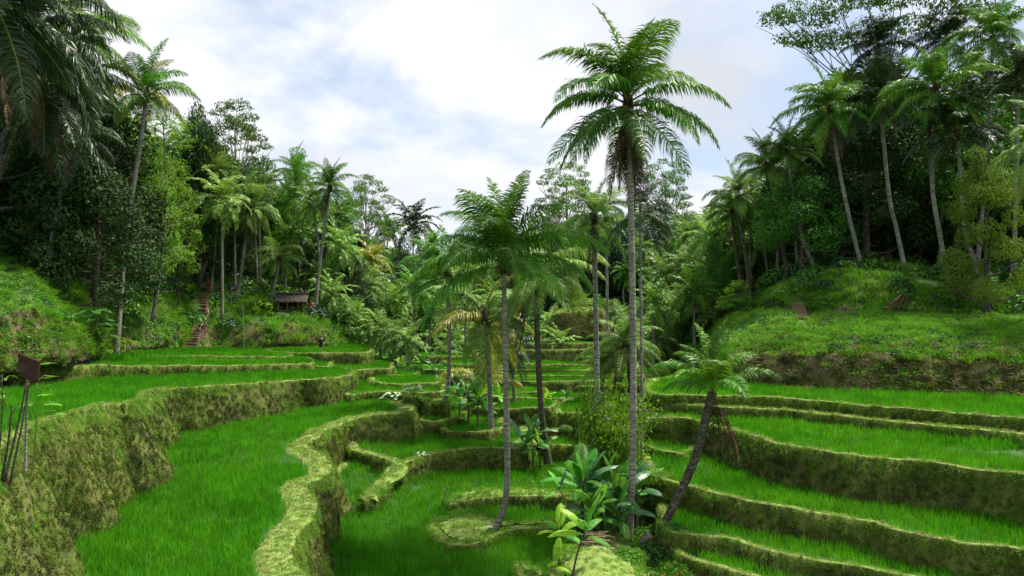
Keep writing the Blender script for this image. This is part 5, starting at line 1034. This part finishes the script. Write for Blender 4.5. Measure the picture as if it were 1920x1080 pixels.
def steps(label, pix_, dists, wd, n, m='earth', name='earth_steps'):
    px = np.linspace(0, 1, n); xs = np.interp(px, np.linspace(0, 1, len(pix_)), [p[0] for p in pix_]); ys = np.interp(px, np.linspace(0, 1, len(pix_)), [p[1] for p in pix_]); ds = np.interp(px, np.linspace(0, 1, len(dists)), dists); mb = MB(); tr = MB(); pts = []
    for i in range(n):
        c = Vector(D(xs[i], ys[i], ds[i])); hit = HB.ray_cast(Vector((c.x, c.y, 300)), Vector((0, 0, -1))); z = max(c.z, (hit[0].z if hit[0] else c.z) + .12); c.z = z
        if pts and c.z < pts[-1].z + .05: c.z = pts[-1].z + .05
        pts.append(c)
    o = pts[0].copy(); root = empty(name, o, label=label, cat='steps')
    r = np.random.default_rng(n)
    for i, c in enumerate(pts):
        e = c - o; rz = Matrix.Rotation(r.normal(0, .08), 3, 'Z'); dy = (pts[min(i + 1, n - 1)] - pts[max(0, i - 1)]).y / 2
        mb.box((e.x, e.y + dy * .5, e.z - .6), (wd * r.uniform(.9, 1.1), abs(dy) + .5, 1.2), rz); tr.tube([(e.x - wd * .5, e.y - .02, e.z + .01), (e.x, e.y - .03, e.z + .03), (e.x + wd * .5, e.y - .02, e.z)], .045, 5)
    obj('treads', mb.mesh('treads', M[m]), root); obj('edging_logs', tr.mesh('edging_logs', M['wood']), root); return pts
sp = steps('long flight of earth steps climbing the left bank beside the bamboo railing', [(356,652),(362,636),(372,618),(378,602),(379,586),(377,574)], [74.5,75.5,77,79,81,83], 1.15, 20)
steps('short earth steps on the grassy right bank', [(1503,596),(1500,584),(1494,570)], [56.5,59,61.5], .9, 8)
# bamboo railing
rail = empty('bamboo_railing', sp[0], label='zigzag bamboo handrail along the left flight of steps', cat='railing'); o = sp[0]
RPp = [D(370,650,75), D(373,634,76), D(375,617,77), D(391,590,79.5), D(390,584,80), D(383,562,83)]; RPp = [Vector(p) for p in RPp]
mb = MB(); [mb.tube([RPp[i] + Vector((0, 0, .12)) - o, RPp[i + 1] + Vector((0, 0, .12)) - o], .05, 6) for i in range(5)]; obj('handrail', mb.mesh('handrail', M['bamboo']), rail)
for p in RPp: mb = MB(); mb.tube([p + Vector((0, 0, .2)) - o, p + Vector((0, 0, -1.3)) - o], .045, 6); obj('post', mb.mesh('post', M['bamboo']), rail)
# bare earth landing at the head of the steps
mb = MB(); c = Vector(D(402, 546, 88)); hz_ = zat(c.x, c.y)
V = []; r = np.random.default_rng(1)
for i in range(14): a = i / 14 * 6.283; x = c.x + math.cos(a) * 2.3 * r.uniform(.8, 1.1); y = c.y - 1 + math.sin(a) * 2.0 * r.uniform(.8, 1.1); V.append((x, y, zat(x, y) + .12))
V.append((c.x, c.y - 1, zat(c.x, c.y - 1) + .25)); obj('path', mesh('path', V, [np.array([(i, (i + 1) % 14, 14) for i in range(14)])], M['earth'], True), kind='structure')
# bamboo pole by the far wall, gate-like posts on the field edge
def pole(label, a, b, r_, m='bamboo', name='bamboo_pole', cat='pole', parts=()):
    a = Vector(a); b = Vector(b); mb = MB(); q = spline([(0, 0, -.2), tuple((b - a) * .5 + Vector((.03, 0, 0))), tuple(b - a)], 5); mb.tube(q, np.linspace(r_, r_ * .6, len(q)), 7)
    return obj(name, mb.mesh(name, M[m], True), None, a, label=label, cat=cat)
pole('tall thin bamboo pole standing before the grassy bluff under the hut', D(458, 654, 76), D(455, 574, 77), .035, 'bark')
for k, px in enumerate((216, 232)):
    p = D(px, 665, 58); pole(('left' if k == 0 else 'right') + ' one of two short bamboo stakes at the edge of the upper left field', p, (p[0] + .05, p[1], p[2] + (.9 if k == 0 else 1.05)), .07, name='bamboo_stake', cat='stake')
p = D(215, 664, 58); q = D(233, 664, 58); pole('low bamboo bar joining the two short stakes', (p[0], p[1] - .1, p[2] + .2), (q[0], q[1] - .1, q[2] + .22), .05, name='bamboo_bar', cat='bar')
# stick pile, stump log and cane by the tallest palm
pg = Vector(P(1118, 1030, -8.5)); pg.z = zat(pg.x, pg.y) + .02; r = np.random.default_rng(9)
pile = empty('stick_pile', pg, label='heap of cut sticks on dry straw in front of the banana clump', cat='wood pile')
for i in range(16):
    a = r.normal(.05, .22); l_ = r.uniform(.5, 1.1); y = r.uniform(-.2, .25); z = .05 + .03 * i; x = r.normal(0, .12); mb = MB(); mb.tube([(x - l_ / 2 * math.cos(a), y - l_ / 2 * math.sin(a), z), (x + l_ / 2 * math.cos(a), y + l_ / 2 * math.sin(a), z + r.normal(0, .03))], r.uniform(.018, .04), 6); obj('stick', mb.mesh('stick', M['wood']), pile)
V, Q, T = blades(260, .55, .16, .02, .35, 4, hang=.8); obj('straw', mesh('straw', V, [Q, T], M['straw']), pile, (0, -.3, -.03))
lg = Vector(D(1186, 1030, 30.5)); e = Vector(D(1217, 1003, 30.2)); mb = MB(); mb.tube([(0, 0, 0), tuple((e - lg) * .5 + Vector((0, 0, -.05))), tuple(e - lg)], [.17, .16, .14], 9); lo_ = obj('cut_log', mb.mesh('cut_log', M['bark']), None, lg, label='short sawn log leaning against the foot of the tallest palm', cat='log')
pole('thin dark cane slanting on the mound beside the stick pile', D(1145, 1066, 28.5), D(1166, 1020, 29), .018, 'bark2', 'cane', 'cane')
# fallen dead fronds on the right bank
fd = Vector(D(1640, 597, 57)); fd.z = zat(fd.x, fd.y) + .2
db = empty('fallen_frond', Vector(D(1700, 545, 60)), label='long dead brown palm fronds hanging down the right bank to the path', cat='dead fronds')
tgt = [D(1650, 598, 57.2), D(1676, 596, 57), D(1690, 590, 57.5), D(1640, 600, 57)]
for k, q in enumerate(tgt):
    v = Vector(q) - db.location; mb = MB(); pts = spline([(0, 0, 0), tuple(v * .5 + Vector((0, -.3, .25))), tuple(v)], 8); mb.tube(pts, np.linspace(.07, .02, len(pts)), 5)
    r = np.random.default_rng(k)
    for j in range(60):
        b = pts[int(r.uniform(.1, 1) * (len(pts) - 1))]; mb.tube([b, b + np.array([r.normal(0, .25), r.normal(-.15, .1), -.35 - r.random() * .3])], [.012, .004], 3, False)
    obj('frond', mb.mesh('frond', M['dead']), db)
bp = Vector(D(1592, 598, 57)); bp.z = zat(bp.x, bp.y) + .1; br = empty('brush_heap', bp, label='small heap of grey dead branches on the path of the right bank', cat='brush heap'); r = np.random.default_rng(2)
for i in range(14):
    mb = MB(); a = r.uniform(0, 6.28); l_ = r.uniform(.5, 1.3); mb.tube([(0, 0, .1), (math.cos(a) * l_ * .5, math.sin(a) * l_ * .4, .45 * r.random() + .25), (math.cos(a) * l_, math.sin(a) * l_ * .5, .05)], [.035, .03, .015], 5); obj('branch', mb.mesh('branch', M['wood']), br)
# the leaning board on a pole at the left, dry stalks and the sapling round it
sd = 17.0; sg0 = Vector(D(47, 850, sd)); sg0.z = min(sg0.z, D(47, 850, sd)[2]); sign = empty('wooden_sign', sg0, label='tilted rusty-brown board with faded letters on a thin post at the left edge', cat='sign')
top = Vector(D(52, 712, sd)) - sg0; mb = MB(); mb.tube([(0, 0, -.4), tuple(top * .5), tuple(top)], .028, 8); obj('post', mb.mesh('post', M['bark']), sign)
cor = [Vector(D(px, py, dd)) - sg0 for px, py, dd in ((36, 662, 17.1), (75, 678, 16.9), (71, 718, 16.9), (35, 704, 17.1))]
nb = (cor[1] - cor[0]).cross(cor[2] - cor[0]).normalized(); nb = nb if nb.y < 0 else -nb
mb = MB(); f_ = [c + nb * .02 for c in cor]; b_ = [c - nb * .02 for c in cor]; mb.add([tuple(v) for v in f_ + b_], [(0, 1, 2, 3), (7, 6, 5, 4), (0, 4, 5, 1), (1, 5, 6, 2), (2, 6, 7, 3), (3, 7, 4, 0)]); bd = obj('board', mb.mesh('board', M['rust']), sign)
ux = (cor[1] - cor[0]).normalized(); uy = nb.cross(ux).normalized(); 
if uy.z < 0: uy = -uy
oc = cor[3] * .78 + cor[0] * .22
def stroke(mb, pts_, w_=.016):
    for (x0, y0), (x1, y1) in zip(pts_[:-1], pts_[1:]):
        a = oc + ux * x0 + uy * y0 + nb * .028; b = oc + ux * x1 + uy * y1 + nb * .028; dr = (b - a).normalized(); sdv = nb.cross(dr) * w_ / 2; a -= dr * .004; b += dr * .004
        V = [a - sdv, a + sdv, b + sdv, b - sdv]; V2 = [v - nb * .006 for v in V]; mb.add([tuple(v) for v in V + V2], [(0, 1, 2, 3), (7, 6, 5, 4), (0, 4, 5, 1), (1, 5, 6, 2), (2, 6, 7, 3), (3, 7, 4, 0)])
mb = MB(); h = .17
stroke(mb, [(.05, h), (.05, .03), (.08, 0), (.11, .03), (.11, h)]); stroke(mb, [(.16, 0), (.16, h), (.21, h - .02), (.22, h - .06), (.20, h - .09), (.16, h - .09)]); stroke(mb, [(.27, 0), (.27, h), (.33, h)]); stroke(mb, [(.27, h * .55), (.31, h * .55)])
obj('lettering', mb.mesh('lettering', M['letter']), bd)
r = np.random.default_rng(12)
for i, (a, b, rr, lb) in enumerate([((8, 868), (50, 715), .03, 'dry woody stalk leaning against the sign post, the most upright'), ((18, 872), (54, 722), .025, 'dry woody stalk crossing just in front of the sign post'), ((2, 875), (22, 760), .03, 'bare brown stalk at the left edge below the sign'), ((-6, 860), (4, 700), .02, 'thin green stalk with broad leaves cut by the left edge')]):
    A_ = Vector(D(*a, sd - .3 + i * .1)); B_ = Vector(D(*b, sd - .2 + i * .05)); mb = MB(); q = spline([(0, 0, -.4), tuple((B_ - A_) * .5 + Vector((.05, 0, -.05))), tuple(B_ - A_)], 6); mb.tube(q, np.linspace(rr, rr * .5, len(q)), 6)
    root = empty('dry_stalk', A_, label=lb, cat='stalk'); obj('stem', mb.mesh('stem', M['bark2'], True), root)
    mt = MB()
    for j in range(3): k = int(len(q) * (.4 + .2 * j)); mt.tube([q[k], q[k] + np.array([r.normal(0, .15), r.normal(0, .1), .3])], [.01, .005], 4)
    obj('twig', mt.mesh('twig', M['bark2']), root)
    if i == 3:
        V, Q, T = leaves(np.array([q[-1 - j % 5] for j in range(9)]) + r.normal(0, .12, (9, 3)), r.normal(size=(9, 3)) * .4 + [0, -.3, 1], .34, r, .45); obj('leaves', mesh('leaves', V, [Q], M['lleaf']), root)
A_ = Vector(D(60, 850, 17.4)); root = empty('leafy_sapling', A_, label='thin sapling with bright green pinnate leaves growing behind the sign', cat='plant'); mb = MB(); lv = MB()
q = spline([(0, 0, -.5), tuple(Vector(D(70, 760, 17.5)) - A_), tuple(Vector(D(66, 675, 17.5)) - A_)], 6); mb.tube(q, np.linspace(.02, .008, len(q)), 5)
for (ex, ey) in ((96, 680), (98, 705), (100, 770), (118, 775), (80, 665), (40, 760), (88, 722), (112, 758), (90, 740)):
    e = np.array(Vector(D(ex, ey, 17.5 + r.normal(0, .2))) - A_); b = q[int(np.clip((850 - ey) / 180, .3, 1) * (len(q) - 1))]; mid = (b + e) / 2 + [0, 0, .07]; mb.tube([b, mid, e], [.008, .006, .003], 4)
    for j in range(7):
        t = .3 + j * .11; c = b * (1 - t) ** 2 + 2 * mid * t * (1 - t) + e * t * t; dr = (e - b) / (np.linalg.norm(e - b) + 1e-6); sdv = np.cross(dr, [0, 0, 1])
        for s_ in (-1, 1): d_ = dr * .5 + sdv * s_ * .8 + [0, 0, -.2]; d_ /= np.linalg.norm(d_); w_ = np.cross(d_, [0, 0, 1]) * .03; lv.add([c, c + d_ * .07 + w_, c + d_ * .16, c + d_ * .07 - w_], [(0, 1, 2, 3)])
obj('stem', mb.mesh('stem', M['rachis']), root); obj('leaves', lv.mesh('leaves', M['lleaf']), root)

# people
def person(label, loc, H_, rz, top_m, bottom_m=None, pose='stand', skirt=False):
    root = empty('person', loc, rz, label=label, cat='person'); s = H_ / 1.7
    J = [(0, 0, .95), (0, 0, 1.15), (0, 0, 1.38), (0, 0, 1.48), (0, .01, 1.56), (0, .02, 1.66), (-.1, 0, .88), (-.11, .02, .5), (-.11, -.02, .08), (-.11, .12, .03), (.1, 0, .88), (.12, -.04, .5), (.12, -.03, .08), (.12, .11, .03), (-.19, 0, 1.38), (-.24, -.02, 1.12), (-.25, .08, .88), (.19, 0, 1.38), (.25, -.02, 1.12), (.22, .1, .92)]
    Rr = [.13, .115, .13, .055, .085, .07, .085, .058, .038, .03, .085, .058, .038, .03, .055, .04, .028, .055, .04, .028]
    E = [(0, 1), (1, 2), (2, 3), (3, 4), (4, 5), (0, 6), (6, 7), (7, 8), (8, 9), (0, 10), (10, 11), (11, 12), (12, 13), (2, 14), (14, 15), (15, 16), (2, 17), (17, 18), (18, 19)]
    if pose == 'sit':
        J = [(x, y, z) for x, y, z in J]; 
        for k, v in {7: (-.12, .42, .85), 8: (-.12, .45, .45), 9: (-.12, .56, .4), 11: (.12, .42, .85), 12: (.12, .45, .45), 13: (.12, .56, .4), 16: (-.18, .25, .95), 19: (.18, .25, .95)}.items(): J[k] = v
    for b, sg in ((16, -1), (19, 1)):                             # hand: palm with five short fingers
        p = np.array(J[b]); dv = np.array([0, .15, -1.0]); dv /= np.linalg.norm(dv); J.append(tuple(p + dv * .08)); Rr.append(.024); pb = len(J) - 1; E.append((b, pb))
        for f in range(4): J.append(tuple(p + dv * (.15 + .01 * (f % 3)) + np.array([0, (f - 1.5) * .02, 0]))); Rr.append(.009); E.append((pb, len(J) - 1))
        J.append(tuple(p + dv * .07 + np.array([-sg * .02, .05, 0]))); Rr.append(.010); E.append((b, len(J) - 1))
    me = bpy.data.meshes.new('body'); me.from_pydata([tuple(c * s for c in j) for j in J], E, []); me.materials.append(M['skin'])
    o = obj('body', me, root); sk = o.modifiers.new('skin', 'SKIN')
    for i, v in enumerate(me.skin_vertices[0].data): v.radius = (Rr[i] * s, Rr[i] * s * .85); v.use_root = (i == 0)
    ss = o.modifiers.new('sub', 'SUBSURF'); ss.levels = 1; ss.render_levels = 1
    mb = MB(); mb.tube([(0, 0, z * s) for z in (.86, 1.0, 1.15, 1.3, 1.42)], [.17 * s, .155 * s, .15 * s, .175 * s, .10 * s], 12)
    for sg, b, e in ((-1, 14, 15), (1, 17, 18)): mb.tube([np.array(J[b]) * s, (np.array(J[b]) * .3 + np.array(J[e]) * .7) * s], [.072 * s, .058 * s], 8)
    obj('shirt', mb.mesh('shirt', top_m, True), root)
    mb = MB()
    for h_, k_ in ((6, 7), (10, 11)): a = np.array(J[h_]); b = np.array(J[k_]); mb.tube([a * s + [0, 0, .06 * s], a * s, (a * .2 + b * .8) * s], [.11 * s, .105 * s, .078 * s], 9)
    obj('shorts', mb.mesh('shorts', bottom_m or top_m, True), root)
    mb = MB(); mb.tube([(0, -.01 * s, 1.56 * s), (0, -.03 * s, 1.64 * s), (0, -.02 * s, 1.71 * s), (0, 0, 1.745 * s)], [.07 * s, .095 * s, .085 * s, .03 * s], 9); obj('hair', mb.mesh('hair', M['hair'], True), root); return root
g = Vector(D(602, 656.5, 71.5)); g.z = zat(g.x, g.y); person('person in black top and black shorts walking along the top left field', g, 1.5, R(175), M['black'])
g = Vector(D(573, 583, 83.5)); g.z = max(zat(g.x, g.y), D(573, 586, 83.5)[2]) ; person('person in red standing beside the hut', g, 1.35, R(160), M['red'])
g = Vector(D(586, 586, 84)); g.z = max(zat(g.x, g.y), D(586, 588, 84)[2]); person('person in red sitting further right of the hut by the palm trunk', g, 1.3, R(200), M['red'], M['black'], 'sit')
g = Vector(D(390, 566, 84.5)); g.z = max(zat(g.x, g.y), D(390, 568, 84.5)[2]); person('person in red at the top of the long flight of steps', g, 1.3, R(190), M['red'], M['black'])
print('objects', len(bpy.data.objects))

# a label of its own for every thing of a group that shares one
ORD = 'leftmost second third fourth fifth sixth seventh eighth ninth tenth eleventh twelfth thirteenth fourteenth fifteenth sixteenth seventeenth eighteenth nineteenth twentieth'.split()
byl = {}
for o in bpy.data.objects:
    if o.parent is None and o.get('label') and o.get('group'): byl.setdefault((o['group'], o['label']), []).append(o)
for (gr, lb), os_ in byl.items():
    if len(os_) < 2: continue
    os_.sort(key=lambda o: o.location.x / o.location.y); n = len(os_)
    for i, o in enumerate(os_):
        if n <= 20: w_ = 'leftmost' if i == 0 else 'rightmost' if i == n - 1 else ORD[i] + ' from left' if i <= n / 2 else ORD[n - 1 - i] + ' from right'
        else: w_ = 'leftmost' if i == 0 else 'rightmost' if i == n - 1 else ORD[i] + ' from left' if i < 20 and i <= n / 2 else ORD[min(19, n - 1 - i)] + ' from right'
        o['label'] = lb + ', ' + w_
for o in bpy.data.objects:
    if o.parent is None and o.get('label') and len(o['label'].split()) > 16: print('LONG', len(o['label'].split()), o['label'])
